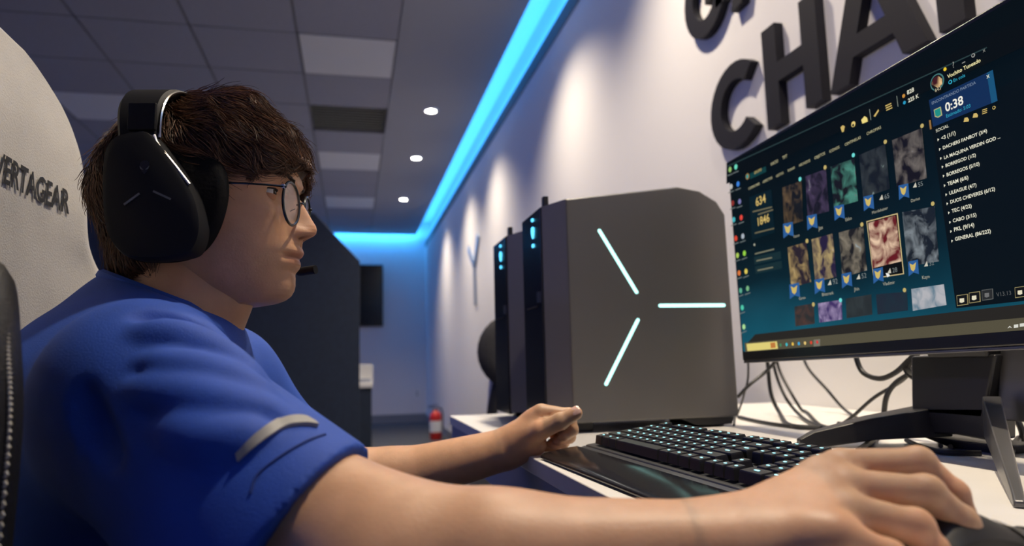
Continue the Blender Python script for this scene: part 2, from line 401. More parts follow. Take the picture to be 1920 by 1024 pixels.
# ------------------------------------------------------------------ desk
DZ = 0.757; DX = 0.236
dk = empty('desk', (0.68, 0.6, 0), 'long white desk along the wall with front edge coloured as in bluish shade', 'desk')
MB().box((DX, -0.9, DZ-0.022), (XW-0.002, 1.76, DZ)).build('desk_top', m_white, dk, bevel=0.002)
MB().box((DX+0.004, -0.9, DZ-0.085), (DX+0.03, 1.755, DZ-0.0225)).build('front_fascia', m_edge, dk)
MB().box((DX+0.031, 1.73, DZ-0.085), (XW-0.01, 1.755, DZ-0.0225)).build('end_fascia', m_edge, dk)
for y in (1.62, 0.25, -0.85):
    MB().box((DX+0.35, y, 0), (XW-0.03, y+0.03, DZ-0.0225)).build('leg_panel', m_navy, dk)
MB().box((XW-0.05, -0.85, 0.3), (XW-0.03, 1.65, DZ-0.0225)).build('modesty_panel', m_navy, dk)

# ------------------------------------------------------------------ computer towers
m_shell = mat('tower_shell', (0.145, 0.140, 0.136), 0.42, 0.5, noise=0.03, nscale=6)
m_front = mat('tower_front', (0.010, 0.010, 0.013), 0.25)
m_cyan = mat('cyan_light', (0.5, 1, 1), 0.4, emit=(0.45, 0.97, 0.90), estr=1.6)
m_cyan2 = mat('cyan_light_small', (0.3, 1, 1), 0.4, emit=(0.10, 0.62, 1.0), estr=2.2)
def tower(dy, label):
    t = empty('computer_tower', (0.52, 1.30+dy, DZ), label, 'computer', 'desktop towers on the desk')
    y0, y1 = 1.20+dy, 1.40+dy
    zbt = DZ+0.018
    side = [(0.377, zbt), (0.377, 1.177), (0.60, 1.207), (0.645, 1.200), (0.680, 1.180), (0.696, 1.155), (0.699, zbt)]
    MB().prism([(x, y0, z) for x, z in side], (0, y1-y0, 0)).build('shell', m_shell, t, bevel=0.004, seg=3)
    # grey chamfer strips at both sides of the front
    for ya, yb in ((y0, y0+0.03), (y1, y1-0.03)):
        MB().add([(0.3775, ya, zbt), (0.340, yb, zbt), (0.340, yb, 1.168), (0.3775, ya, 1.1765),
                  (0.3775, (y0+y1)/2, zbt), (0.345, (y0+y1)/2, zbt), (0.345, (y0+y1)/2, 1.168), (0.3775, (y0+y1)/2, 1.1765)],
                 [(0, 1, 2, 3), (4, 7, 6, 5), (0, 3, 7, 4), (1, 5, 6, 2), (3, 2, 6, 7), (0, 4, 5, 1)]).build('chamfer', m_shell, t)
    MB().prism([(0.336, y0+0.031, zbt-0.004), (0.336, y0+0.031, 1.166), (0.3445, y0+0.031, 1.171), (0.3445, y0+0.031, zbt-0.004)], (0, y1-y0-0.062, 0)).build('front_panel', m_front, t, bevel=0.0015)
    MB().box((0.333, y0+0.06, 0.985), (0.3365, y1-0.06, 0.988)).build('panel_seam', m_matt, t)
    MB().box((0.3335, y0+0.045, 0.992), (0.3365, y0+0.06, 1.012)).build('port', m_chrome, t)
    # glowing alien-head power button
    hy, hz = (y0+y1)/2-0.02, 1.128
    head = [(0, -1.25), (0.55, -0.55), (0.85, 0.25), (0.75, 0.85), (0.35, 1.2), (-0.35, 1.2), (-0.75, 0.85), (-0.85, 0.25), (-0.55, -0.55)]
    MB().prism([(0.3335, hy+u*0.0085, hz+v*0.009) for u, v in head], (0.003, 0, 0)).build('power_button', m_cyan2, t)
    MB().box((0.3335, hy-0.004, hz-0.028), (0.3365, hy+0.004, hz-0.022)).build('status_light', m_cyan2, t)
    MB().box((0.3335, hy-0.004, hz+0.022), (0.3365, hy+0.004, hz+0.027)).build('status_light', m_cyan2, t)
    # three light bars on the side that faces the camera
    for (xa, za), (xb, zb_) in (((0.440, 1.119), (0.507, 1.006)), ((0.552, 0.981), (0.681, 0.981)), ((0.507, 0.955), (0.441, 0.842))):
        p, q = np.array((xa, y0-0.0008, za)), np.array((xb, y0-0.0008, zb_)); tt = q-p; L = np.linalg.norm(tt); tt /= L
        s_ = np.cross(tt, (0, 1, 0)); w = 0.0032
        pts = [p+s_*w*math.cos(a)-tt*w*math.sin(a) for a in np.linspace(0, PI, 7)]+[q-s_*w*math.cos(a)+tt*w*math.sin(a) for a in np.linspace(0, PI, 7)]
        MB().prism(pts, (0, 0.003, 0)).build('light_bar', m_cyan, t)
    for x in (0.40, 0.66):
        for y in (y0+0.03, y1-0.06): MB().box((x-0.025, y, DZ), (x+0.025, y+0.03, zbt)).build('foot', m_black, t, bevel=0.003)
    MB().prism([(0.585, y0+0.012, zbt), (0.62, y0+0.012, DZ+0.004), (0.69, y0+0.012, DZ+0.004), (0.695, y0+0.012, zbt)], (0, 0.1, 0)).build('rear_skirt', m_black, t)
    MB().box((0.3445, y0+0.03, 1.171), (0.354, y0+0.045, 1.1885)).build('top_latch', m_black, t, bevel=0.001)
    return t
tower(0.0, 'dark grey computer tower with three glowing cyan bars, nearest the keyboard')
tower(0.30, 'dark grey computer tower standing behind the tower with cyan bars')

# ------------------------------------------------------------------ monitor
def srgb(r, g, b):
    return tuple(((c/255)/12.92 if c/255 <= 0.04045 else ((c/255+0.055)/1.055)**2.4) for c in (r, g, b))
AM = math.radians(1.3)
MO = onX(1391, 677, 0.665); MU = np.array((0, -math.cos(AM), math.sin(AM))); MV = np.array((0, math.sin(AM), math.cos(AM))); MN = np.array((-1.0, 0, 0))
MW, MH = 0.612, 0.361
def Mp(u, v, n=0.0): return MO+MU*u+MV*v+MN*n
def Suv(px, py):
    p = onPlane(px, py, MO, MN)-MO; return float(np.dot(p, MU)), float(np.dot(p, MV))
mon = empty('monitor', (0.72, 0.73, DZ), 'black widescreen monitor on the desk showing a dark game client', 'monitor')
m_bez = mat('monitor_black', (0.010, 0.011, 0.013), 0.3)
m_silver = mat('dark_silver', (0.16, 0.16, 0.165), 0.35, 0.7)
def slab(u0, v0, u1, v1, n0, n1): return MB().prism([Mp(u0, v0, n0), Mp(u1, v0, n0), Mp(u1, v1, n0), Mp(u0, v1, n0)], MN*(n1-n0))
slab(0, 0.0, MW, MH, -0.016, -0.0012).build('front_bezel', m_bez, mon, bevel=0.0025)
slab(0.03, 0.03, MW-0.03, MH-0.03, -0.05, -0.0165).build('rear_housing', m_silver, mon, bevel=0.012, seg=3)
slab(0.0, -0.004, MW, 0.0, -0.016, -0.003).build('chin_strip', m_silver, mon, bevel=0.001)
# screen with emission gradient of the program window
m_scr = bpy.data.materials.new('screen_glow'); m_scr.use_nodes = True
nt = m_scr.node_tree; b = nt.nodes['Principled BSDF']
b.inputs['Base Color'].default_value = (0.002, 0.002, 0.002, 1); b.inputs['Roughness'].default_value = 0.4; b.inputs['Specular IOR Level'].default_value = 0.08
tc = nt.nodes.new('ShaderNodeTexCoord'); sp = nt.nodes.new('ShaderNodeSeparateXYZ'); nt.links.new(tc.outputs['Generated'], sp.inputs[0])
nz = nt.nodes.new('ShaderNodeTexNoise'); nz.inputs['Scale'].default_value = 3.0; nt.links.new(tc.outputs['Generated'], nz.inputs['Vector'])
ad = nt.nodes.new('ShaderNodeMath'); ad.operation = 'MULTIPLY_ADD'; nt.links.new(nz.outputs['Fac'], ad.inputs[0]); ad.inputs[1].default_value = 0.25; nt.links.new(sp.outputs['Z'], ad.inputs[2])
rp = nt.nodes.new('ShaderNodeValToRGB'); e = rp.color_ramp.elements
e[0].position = 0.15; e[0].color = (*srgb(22, 92, 112), 1); e[1].position = 1.05; e[1].color = (*srgb(3, 14, 19), 1)
for ps, cl in ((0.30, srgb(14, 66, 84)), (0.45, srgb(7, 36, 48)), (0.65, srgb(5, 24, 33))):
    k = rp.color_ramp.elements.new(ps); k.color = (*cl, 1)
nt.links.new(ad.outputs[0], rp.inputs['Fac']); nt.links.new(rp.outputs['Color'], b.inputs['Emission Color']); b.inputs['Emission Strength'].default_value = 0.9
u_l, v_b = Suv(1397, 661)[0], Suv(1397, 661)[1]
u_l = 0.006; v_b = 0.016
scr = slab(u_l, v_b, MW-0.006, MH-0.006, -0.0011, -0.0004).build('screen', m_scr, mon)
EM = {}
def em_mat(c, s=1.0):
    k = (tuple(c), s)
    if k not in EM:
        m = bpy.data.materials.new('screen_pixels_%d' % len(EM)); m.use_nodes = True; q = m.node_tree.nodes['Principled BSDF']
        q.inputs['Base Color'].default_value = (0.004, 0.004, 0.004, 1); q.inputs['Roughness'].default_value = 0.5; q.inputs['Specular IOR Level'].default_value = 0.08
        q.inputs['Emission Color'].default_value = (*srgb(*c), 1); q.inputs['Emission Strength'].default_value = s; EM[k] = m
    return EM[k]
def art_mat(seed, cols, st=1.0):
    """abstract coloured picture: warped noise through a colour ramp"""
    m = bpy.data.materials.new('screen_picture'); m.use_nodes = True; nt = m.node_tree; q = nt.nodes['Principled BSDF']
    q.inputs['Base Color'].default_value = (0.004, 0.004, 0.004, 1); q.inputs['Roughness'].default_value = 0.5
    tc = nt.nodes.new('ShaderNodeTexCoord'); mp = nt.nodes.new('ShaderNodeMapping'); mp.inputs['Location'].default_value = (seed*1.7, seed*3.1, seed*0.9)
    mp.inputs['Scale'].default_value = (1, 40, 34)
    nt.links.new(tc.outputs['Object'], mp.inputs[0]); n = nt.nodes.new('ShaderNodeTexNoise'); n.inputs['Scale'].default_value = 1.5; n.inputs['Detail'].default_value = 4; n.inputs['Distortion'].default_value = 0.7
    nt.links.new(mp.outputs[0], n.inputs['Vector']); r = nt.nodes.new('ShaderNodeValToRGB'); nt.links.new(n.outputs['Fac'], r.inputs['Fac'])
    k = len(cols)
    for i, c in enumerate(cols):
        ps = 0.40+0.30*i/(k-1)
        el = r.color_ramp.elements[0] if i == 0 else (r.color_ramp.elements[1] if i == k-1 else r.color_ramp.elements.new(ps))
        el.position = ps; el.color = (*srgb(*c), 1)
    nt.links.new(r.outputs['Color'], q.inputs['Emission Color']); q.inputs['Emission Strength'].default_value = st
    return m
def s_poly(name, pts, m, lay=1):
    uv = [Suv(*p) for p in pts]; n0 = 0.0003*lay-0.0004
    return MB().prism([Mp(u, v, n0) for u, v in uv], MN*0.0002).build(name, m, scr)
def s_quad(name, a, b_, c, d, m, lay=1): return s_poly(name, [a, b_, c, d], m, lay)
def s_disc(name, px, py, r_px, m, lay=2, n=12, ry=None):
    u, v = Suv(px, py); u2, v2 = Suv(px, py-r_px); r = abs(v2-v); n0 = 0.0003*lay-0.0004
    return MB().prism([Mp(u+r*math.cos(2*PI*k/n), v+r*math.sin(2*PI*k/n), n0) for k in range(n)], MN*0.0002).build(name, m, scr)
def s_text(t, p0, p1, m, lay=3, bold=False, hs=1.0):
    """a line of text from pixel p0 (left end of the baseline) to p1 (right end), on the screen plane"""
    V, Fc = text_geom(t, bold); w = max(x for x, y in V)
    u0, v0 = Suv(*p0); u1, v1 = Suv(*p1); L = u1-u0; s = L/w; n0 = 0.0003*lay-0.0004; vb = (v0+v1)/2
    mb = MB().add([Mp(u0+x*s, vb+y*s*hs, n0) for x, y in V], Fc); o = mb.build('screen_text', m, scr); return o
def ramp_bg(name, pts, c, s, lay): return s_poly(name, pts, em_mat(c, s), lay)

# large panes of the interface
s_quad('window_edge', (1362, 312), (1850, 88), (1851, 90), (1362, 314), em_mat((40, 60, 62)), 1)
s_quad('social_panel', (1745, 225), (1925, 140), (1960, 560), (1793, 578), em_mat((4, 15, 22)), 1)
s_quad('dark_header', (1362, 306), (1925, 30), (1925, 85), (1362, 345), em_mat((3, 11, 16)), 0.5)
s_quad('wallpaper_band', (1416, 627), (1960, 566), (1960, 600), (1400, 645), em_mat((38, 36, 33)), 1)
s_quad('taskbar', (1396, 643), (1960, 592), (1960, 616), (1398, 660), em_mat((84, 79, 62)), 1.5)
s_quad('search_box', (1400, 645), (1457, 640), (1459, 654), (1402, 658.5), em_mat((222, 205, 120)), 2.5)
s_quad('search_picture', (1445, 643), (1454, 642), (1455, 652), (1446, 653), em_mat((190, 120, 60)), 3)
for k, c in enumerate(((70, 130, 90), (60, 190, 200), (230, 190, 80), (60, 170, 220), (235, 200, 120), (220, 70, 50), (210, 60, 60))):
    s_disc('taskbar_icon', 1464+k*11.5, 647-k*0.9, 3.3, em_mat(c), 3, 8)
s_quad('active_app', (1526, 637), (1538, 636), (1538, 649), (1526, 650), em_mat((120, 116, 104)), 2)
for k, (x, y) in enumerate(((1894, 614), (1906, 612), (1917, 610))):
    s_poly('tray_icon', [(x-4, y+2), (x, y-3), (x+4, y+1), (x, y-0.5)] if k == 0 else [(x-4, y+3), (x-4, y-3), (x+4, y-4), (x+4, y+2)], em_mat((215, 215, 205)), 3)
ic = [(1369, 318, (150, 190, 110)), (1380, 313, (110, 220, 190)), (1371, 350, (190, 190, 185)), (1384, 345, (60, 130, 220)), (1374, 381, (140, 50, 45)), (1387, 378, (120, 120, 170)),
      (1376, 412, (70, 180, 190)), (1390, 408, (225, 70, 60)), (1380, 447, (220, 70, 50)), (1393, 443, (170, 180, 190)), (1383, 479, (170, 200, 90)), (1396, 475, (150, 210, 70)),
      (1386, 512, (220, 120, 60)), (1399, 509, (220, 200, 90)), (1389, 545, (90, 170, 140)), (1402, 541, (120, 180, 130)), (1392, 577, (80, 200, 170)), (1395, 613, (170, 220, 150))]
for x, y, c in ic:
    s_disc('desktop_icon', x, y, 5.2, em_mat(c), 2, 10)
    s_quad('icon_caption', (x-5, y+11), (x+5, y+7), (x+5, y+8.6), (x-5, y+12.6), em_mat((110, 120, 120)), 2)
W_, G_, C_, D_ = em_mat((228, 226, 205)), em_mat((205, 178, 105)), em_mat((50, 170, 200)), em_mat((120, 128, 128))
# picture tiles (abstract colours)
tiles = [
 ([(1467, 352), (1503, 339), (1506, 414), (1471, 425)], [(12, 24, 24), (60, 70, 60), (60, 80, 110), (150, 120, 80)]),
 ([(1510, 331), (1549, 317), (1555, 396), (1515, 407)], [(18, 20, 34), (35, 34, 58), (24, 40, 60), (110, 90, 130)]),
 ([(1557, 313), (1602, 297), (1609, 377), (1564, 390)], [(16, 18, 20), (60, 58, 56), (40, 90, 90), (110, 205, 180)]),
 ([(1611, 291), (1660, 270), (1669, 354), (1619, 371)], [(14, 30, 34), (40, 60, 60), (60, 120, 110), (80, 90, 90)]),
 ([(1673, 263), (1729, 240), (1738, 334), (1682, 351)], [(12, 10, 10), (50, 40, 40), (90, 78, 70), (160, 150, 140)]),
 ([(1477, 464), (1512, 454), (1521, 529), (1484, 539)], [(40, 28, 40), (120, 100, 60), (40, 60, 150), (200, 170, 110)]),
 ([(1522, 449), (1561, 438), (1569, 519), (1529, 529)], [(36, 24, 60), (92, 78, 130), (140, 110, 140), (205, 180, 120)]),
 ([(1573, 436), (1619, 424), (1626, 507), (1580, 520)], [(22, 22, 18), (70, 62, 44), (50, 80, 72), (150, 140, 120)]),
 ([(1629, 418), (1680, 404), (1691, 490), (1637, 503)], [(90, 10, 10), (190, 24, 20), (205, 60, 44), (220, 190, 160)]),
 ([(1692, 398), (1753, 387), (1761, 490), (1702, 500)], [(16, 28, 34), (56, 70, 76), (90, 104, 108), (150, 160, 165)]),
 ([(1490, 575), (1526, 569), (1528, 607), (1492, 612)], [(40, 44, 44), (90, 80, 72), (190, 70, 40), (90, 60, 50)]),
 ([(1534, 569), (1578, 562), (1580, 599), (1537, 605)], [(70, 50, 110), (150, 120, 190), (60, 34, 60), (190, 170, 210)]),
 ([(1586, 560), (1634, 552), (1636, 590), (1588, 597)], [(36, 44, 44), (96, 92, 80), (140, 70, 40), (50, 60, 60)]),
 ([(1643, 552), (1701, 547), (1703, 582), (1646, 590)], [(20, 44, 56), (60, 90, 104), (150, 40, 60), (30, 36, 50)]),
 ([(1709, 542), (1770, 533), (1775, 572), (1712, 583)], [(200, 200, 205), (190, 180, 190), (110, 40, 50), (90, 130, 150)])]
for i, (q, cols_) in enumerate(tiles):
    if i == 8: s_quad('tile_frame', (1624.5, 415), (1683, 399.5), (1695, 514), (1638, 523), em_mat((200, 180, 130)), 1); s_quad('tile_dark', (1626.5, 416.5), (1681.5, 402), (1693.5, 512.5), (1639, 521), em_mat((8, 12, 14)), 2)
    s_poly('picture_tile', q, art_mat(i+1, cols_, 0.42 if i < 5 else (1.15 if i == 8 else 0.75)), 3 if i == 8 else 2)
for x, y in ((1478, 432), (1523, 417), (1574, 399), (1629, 381), (1695, 360), (1490, 546), (1537, 537), (1588, 526), (1647, 517), (1713, 503)):
    s_poly('mastery_flag', [(x-9, y-12), (x+9, y-16), (x+11, y+11), (x+1, y+8), (x-8, y+15)], em_mat((44, 92, 150)), 4)
    s_poly('mastery_crest', [(x-6, y-9), (x, y-6), (x+6, y-11), (x+4, y+2), (x+1, y+6), (x-3, y+3)], em_mat((205, 180, 100)), 5)
for x, y, c in ((1501, 336, 1), (1548, 314, 0), (1601, 291, 1), (1661, 266, 0), (1730, 236, 0), (1514, 452, 0), (1617, 421, 0), (1750, 382, 0), (1526, 571, 0), (1577, 563, 1), (1697, 544, 0)):
    s_disc('coin_dot', x, y, 4.2, em_mat((110, 220, 215) if c else (190, 170, 105)), 4, 10)
for t, x, y in (('55', 1723, 351), ('65', 1660, 374), ('28', 1675, 512), ('32', 1744, 499), ('52', 1617, 523), ('92', 1563, 534)):
    s_text(t, (x, y), (x+9, y-3), D_, 5)
    s_poly('score_mark', [(x-10, y+1), (x-5, y-9), (x-3, y)], em_mat((200, 196, 180)), 4)
for t, a, b_ in (('Darius', (1709, 380), (1726, 374)), ('Mordekaiser', (1636, 402), (1666, 392)), ('Ekko', (1586, 416), (1598, 411)), ('Jax', (1536, 432), (1544, 429)),
                 ('Yasuo', (1488, 447), (1500, 443)), ('Garen', (1499, 563), (1511, 560)), ('Blitzcrank', (1542, 556), (1564, 551)), ('Jhin', (1603, 547), (1612, 543)), ('Vladimir', (1657, 537), (1679, 531)), ('Kayn', (1730, 525), (1744, 520))):
    s_text(t, a, b_, em_mat((170, 168, 150)), 4)
for t, a, b_ in (('INICIO', (1446, 311), (1460, 304)), ('TFT', (1468, 300), (1477, 295)), ('CENTINELAS', (1585, 274), (1615, 260)), ('CHROMAS', (1626, 254), (1653, 241)), ('ICONOS', (1556, 287), (1575, 278)),
                 ('OBJETOS', (1528, 299), (1548, 290)), ('HECHIZOS', (1499, 313), (1520, 303)), ('RUNAS', (1478, 323), (1491, 316)), ('GESTOS', (1456, 333), (1470, 326)), ('ASPECTOS', (1431, 344), (1449, 335)), ('CAMPEONES', (1404, 357), (1425, 346)), ('SOCIAL', (1756, 249), (1780, 238))):
    s_text(t, a, b_, em_mat((196, 190, 150)) if t != 'SOCIAL' else W_, 4)
s_quad('play_button', (1406, 326), (1436, 312), (1437, 322), (1407, 336), em_mat((14, 60, 62)), 2); s_text('GRUPO', (1415, 327), (1429, 320), G_, 4)
s_disc('play_emblem', 1402, 331, 6, em_mat((150, 120, 70)), 3); s_disc('play_emblem', 1402, 331, 3.6, em_mat((30, 150, 150)), 4)
s_quad('stat_card', (1405, 370), (1446, 355), (1453, 436), (1410, 450), em_mat((4, 28, 38)), 1.5)
s_text('634', (1418, 387), (1437, 379), G_, 4, True); s_text('1846', (1420, 424), (1444, 415), G_, 4, True)
for k, (x, y) in enumerate(((1412, 396), (1422, 401), (1416, 436))): s_quad('caption_line', (x, y), (x+36-8*(k == 1), y-9), (x+36-8*(k == 1), y-6.5), (x, y+2.5), em_mat((110, 104, 80)), 3)
for k, (x, y) in enumerate(((1414, 482), (1416, 500))):
    s_quad('filter_box', (x, y), (x+50, y-11), (x+51, y+3), (x+1, y+14), em_mat((20, 44, 50)), 2); s_quad('caption_line', (x+5, y+6), (x+34, y), (x+34, y+2.5), (x+5, y+8.5), em_mat((120, 120, 100)), 3)
s_quad('caption_line', (1416, 475), (1452, 466), (1452, 468.5), (1416, 477.5), em_mat((120, 120, 100)), 3); s_disc('search_glass', 1415, 459, 2.4, em_mat((180, 180, 160)), 3)
# queue banner and friends list
s_poly('queue_banner', [(1742, 188), (1862, 131), (1871, 189), (1750, 238)], em_mat((16, 44, 84)), 2)
s_poly('queue_banner_glow', [(1851, 137), (1862, 131), (1871, 189), (1860, 194)], em_mat((24, 82, 120)), 3)
s_quad('scroll_handle', (1743, 226), (1746, 225), (1748, 242), (1745, 243), em_mat((150, 110, 60)), 4)
s_text('ENCONTRANDO PARTIDA', (1748, 196), (1831, 158), em_mat((126, 142, 165)), 4)
s_text('0:38', (1774, 209), (1808, 196), em_mat((240, 238, 225)), 4, True); s_text('Estimado: 5:03', (1775, 221), (1821, 201), C_, 4)
s_poly('queue_icon', [(1752, 206), (1765, 200), (1768, 216), (1760, 221), (1754, 219)], em_mat((170, 170, 120)), 4); s_poly('queue_icon_fill', [(1754, 207), (1764, 202.5), (1766, 215), (1760, 219), (1755.5, 217)], em_mat((30, 140, 130)), 5)
s_text('Vochito Tuneado', (1778, 147), (1840, 116), em_mat((236, 226, 170)), 4, True); s_text('En cola', (1789, 155), (1811, 143), C_, 4)
s_disc('status_ring', 1783, 154, 4.2, C_, 4); s_disc('status_ring_core', 1783, 154, 2.4, em_mat((4, 15, 22)), 5)
s_disc('avatar_ring', 1758, 154, 16, em_mat((70, 120, 120)), 3, 24); s_disc('avatar_rim', 1758, 154, 13.5, em_mat((20, 20, 22)), 4, 24)
s_poly('avatar_picture', [(1748, 158), (1752, 147), (1760, 142), (1768, 148), (1768, 158), (1760, 165)], art_mat(31, [(60, 8, 6), (190, 50, 26), (225, 90, 40), (240, 200, 140)]), 5)
s_poly('level_badge', [(1753, 168), (1765, 163), (1767, 170), (1760, 175), (1755, 175)], em_mat((16, 18, 20)), 5); s_text('643', (1755, 173), (1766, 168), em_mat((200, 190, 160)), 6)
s_disc('yellow_dot', 1773, 130, 3.5, em_mat((235, 200, 50)), 4)
s_text('828', (1702, 178), (1715, 171), W_, 4, True); s_text('225 K', (1704, 193), (1724, 182), W_, 4, True)
s_disc('orb_icon', 1695.5, 180, 3.6, em_mat((200, 140, 60)), 4); s_disc('essence_icon', 1697, 192.5, 3.4, em_mat((40, 150, 190)), 4)
s_text('x', (1844, 99), (1849, 96), em_mat((140, 140, 135)), 4); s_text('?', (1787, 128), (1791, 126), em_mat((140, 140, 135)), 4); s_text('x', (1851, 148), (1857, 145), W_, 4)
s_disc('gear_icon', 1826, 104, 4, em_mat((150, 150, 145)), 4); s_disc('gear_core', 1826, 104, 2.2, em_mat((4, 12, 16)), 5)
s_quad('minimise_mark', (1805, 118), (1811, 115), (1811, 116.5), (1805, 119.5), em_mat((150, 150, 145)), 4)
for x, y, k in ((1581, 242, 0), (1601, 233, 1), (1622, 224, 2), (1643, 212, 3), (1666, 201, 4)):
    if k == 0: s_poly('menu_icon', [(x-4, y-3), (x, y-7), (x+4, y-5), (x+2, y+5), (x-1, y+6)], G_, 4)
    elif k == 1: s_disc('menu_icon', x, y, 5.5, em_mat((226, 200, 120)), 4); s_disc('menu_icon_core', x, y+2, 2.6, em_mat((6, 16, 22)), 5)
    elif k == 2: s_poly('menu_icon', [(x-6, y+1), (x, y-6), (x+5, y-3), (x+6, y+4), (x-4, y+8)], em_mat((236, 216, 130)), 4)
    elif k == 3: s_poly('menu_icon', [(x-4, y+6), (x+5, y-7), (x+6, y-4), (x-1, y+7)], G_, 4)
    else:
        for r in range(3): s_quad('menu_icon', (x-5+r, y-3+4*r), (x+6+r, y-8+4*r), (x+6+r, y-6+4*r), (x-5+r, y-1+4*r), G_, 4)
for x, y in ((1631, 215), (1682, 190)): s_quad('divider', (x, y-10), (x+0.9, y-10), (x+3.4, y+10), (x+2.5, y+10), em_mat((130, 140, 130)), 4)
fl_ = [('<3 (1/1)', (1766, 263), (1793, 252)), ('DACHERS FANBOY (3/4)', (1769, 281), (1852, 247)), ('LA MAQUINA VERDIN GOD ...', (1771, 298), (1877, 260)), ('BORREGOD (1/2)', (1774, 314), (1831, 293)),
       ('BORREGOS (5/10)', (1776, 331), (1838, 310)), ('TEAM (6/6)', (1778, 349), (1817, 335)), ('ULEAGUE (4/7)', (1781, 366), (1832, 349)), ('DUOS CHEVERES (6/12)', (1783, 383), (1867, 356)),
       ('TEC (4/22)', (1786, 400), (1823, 388)), ('CABO (3/15)', (1788, 418), (1832, 405)), ('PKL (9/14)', (1790, 435), (1828, 424)), ('GENERAL (86/222)', (1792, 453), (1859, 435))]
for t, a, b_ in fl_:
    s_text(t, a, b_, W_, 4, True)
    s_poly('list_arrow', [(a[0]-7, a[1]-3), (a[0]-4, a[1]-2), (a[0]-6.5, a[1]+2)], W_, 4)
for k, (x, y) in enumerate(((1813, 225), (1830, 217), (1847, 210), (1865, 202))):
    if k == 2:
        for r in range(3): s_quad('tool_icon', (x-4, y-4+3.5*r), (x+5, y-7+3.5*r), (x+5, y-5.5+3.5*r), (x-4, y-2.5+3.5*r), G_, 4)
    elif k == 3: s_disc('tool_icon', x, y, 3.4, G_, 4); s_disc('tool_icon_core', x, y, 2.0, em_mat((4, 15, 22)), 5)
    else: s_poly('tool_icon', [(x-5, y+4), (x-3, y-4), (x+2, y-5), (x+5, y-1), (x+4, y+3)], G_, 4)
for k, (x, y) in enumerate(((1805, 563), (1828, 558), (1852, 553), (1914, 548))):
    s_quad('button_frame', (x-10.5, y-9), (x+10.5, y-12), (x+11.5, y+8), (x-9.5, y+11), em_mat((150, 138, 96) if k != 2 else (90, 92, 90)), 3)
    s_quad('button_face', (x-9.3, y-7.8), (x+9.3, y-10.6), (x+10.2, y+6.8), (x-8.4, y+9.6), em_mat((16, 18, 20) if k != 2 else (40, 42, 44)), 4)
    s_poly('button_icon', [(x-4, y-3), (x+4, y-4), (x+4.5, y+3), (x, y+5), (x-4, y+4)], em_mat((226, 218, 190) if k != 2 else (110, 110, 110)), 5)
s_text('V13.13', (1870, 558), (1897, 551), em_mat((90, 92, 92)), 4)
s_poly('mouse_pointer', [(1663, 512), (1666, 520), (1671, 517), (1668, 513)], em_mat((235, 235, 230)), 7)

# stand
m_stand = mat('stand_black', (0.014, 0.014, 0.016), 0.35)
nx = 0.76
q = [onX(x, y, nx) for x, y in ((1708, 680), (1868, 680), (1842, 772), (1708, 772))]
MB().prism([(nx, q[0][1], 0.88), (nx, q[1][1], 0.88), (nx, q[2][1], 0.80), (nx, q[3][1], 0.80)], (0.045, 0, 0)).build('stand_neck', m_stand, mon, bevel=0.004)
MB().prism([(nx-0.03, q[0][1]-0.03, 0.99), (nx-0.03, q[1][1]+0.01, 0.99), (nx+0.0, q[1][1]+0.01, 0.875), (nx+0.0, q[0][1]-0.03, 0.875)], (0.04, 0, 0)).build('neck_mount', m_stand, mon, bevel=0.004)
ym = (q[2][1]+q[3][1])/2
tips = [onZ(1497, 832, DZ+0.006), onZ(1912, 940, DZ+0.006)]
for k, tp in enumerate(tips):
    r = np.array((nx+0.03, ym+0.045, 0.800)) if k == 0 else np.array((nx-0.005, onX(1862, 770, nx-0.005)[1], 0.800)); tp = np.array((tp[0], tp[1], DZ))
    d = tp-r; hd = np.array((d[0], d[1], 0)); L = np.linalg.norm(hd); hd /= L; sd = np.array((-hd[1], hd[0], 0))
    prof = [(0.0, 0.815, DZ+0.028), (0.35*L, 0.803, DZ+0.016), (L-0.02, DZ+0.022, DZ), (L, DZ+0.014, DZ)]
    prof = [(0.0, 0.812, 0.772), (0.5*L, 0.797, 0.768), (L-0.02, DZ+0.022, DZ), (L, DZ+0.012, DZ)] if k == 0 else [(0.0, 0.83, 0.78), (0.5*L, 0.795, 0.765), (L-0.02, DZ+0.012, DZ), (L, DZ+0.006, DZ)]
    vs_, fs_ = [], []
    for s_, zt2, zb2 in prof:
        w = 0.026*(1-s_/L)+0.009 if k == 0 else 0.007*(1-s_/L)+0.005
        for z_, w2 in ((zt2, w*0.8), (zb2, w)):
            for sg in (-1, 1): p = r+hd*s_+sd*w2*sg; vs_.append((p[0], p[1], z_))
    for i in range(len(prof)-1):
        a = 4*i; fs_ += [(a, a+1, a+5, a+4), (a+2, a+6, a+7, a+3), (a, a+4, a+6, a+2), (a+1, a+3, a+7, a+5)]
    fs_ += [(0, 2, 3, 1), (len(vs_)-4, len(vs_)-3, len(vs_)-1, len(vs_)-2)]
    MB().add(vs_, fs_).build('stand_leg', m_stand if k == 0 else m_silver, mon, bevel=0.002)
MB().prism([(nx+0.006, ym+0.055, 0.770), (nx+0.006, ym-0.075, 0.770), (nx+0.02, ym-0.06, DZ), (nx+0.02, ym+0.02, DZ)], (0.06, 0, 0)).build('stand_foot', m_stand, mon, bevel=0.003)
br_ = [onX(x, y, nx) for x, y in ((1712, 764), (1850, 764), (1850, 826), (1790, 815), (1712, 812))]
MB().prism(br_, (0.045, 0, 0)).build('stand_bridge', m_stand, mon, bevel=0.003)
qs = onX(1862, 690, nx)
MB().prism([(nx+0.012, qs[1]-0.002, 0.89), (nx+0.012, qs[1]-0.034, 0.89), (nx+0.012, qs[1]-0.030, 0.80), (nx+0.012, qs[1]+0.014, 0.80)], (0.035, 0, 0)).build('neck_flank', m_silver, mon, bevel=0.002)

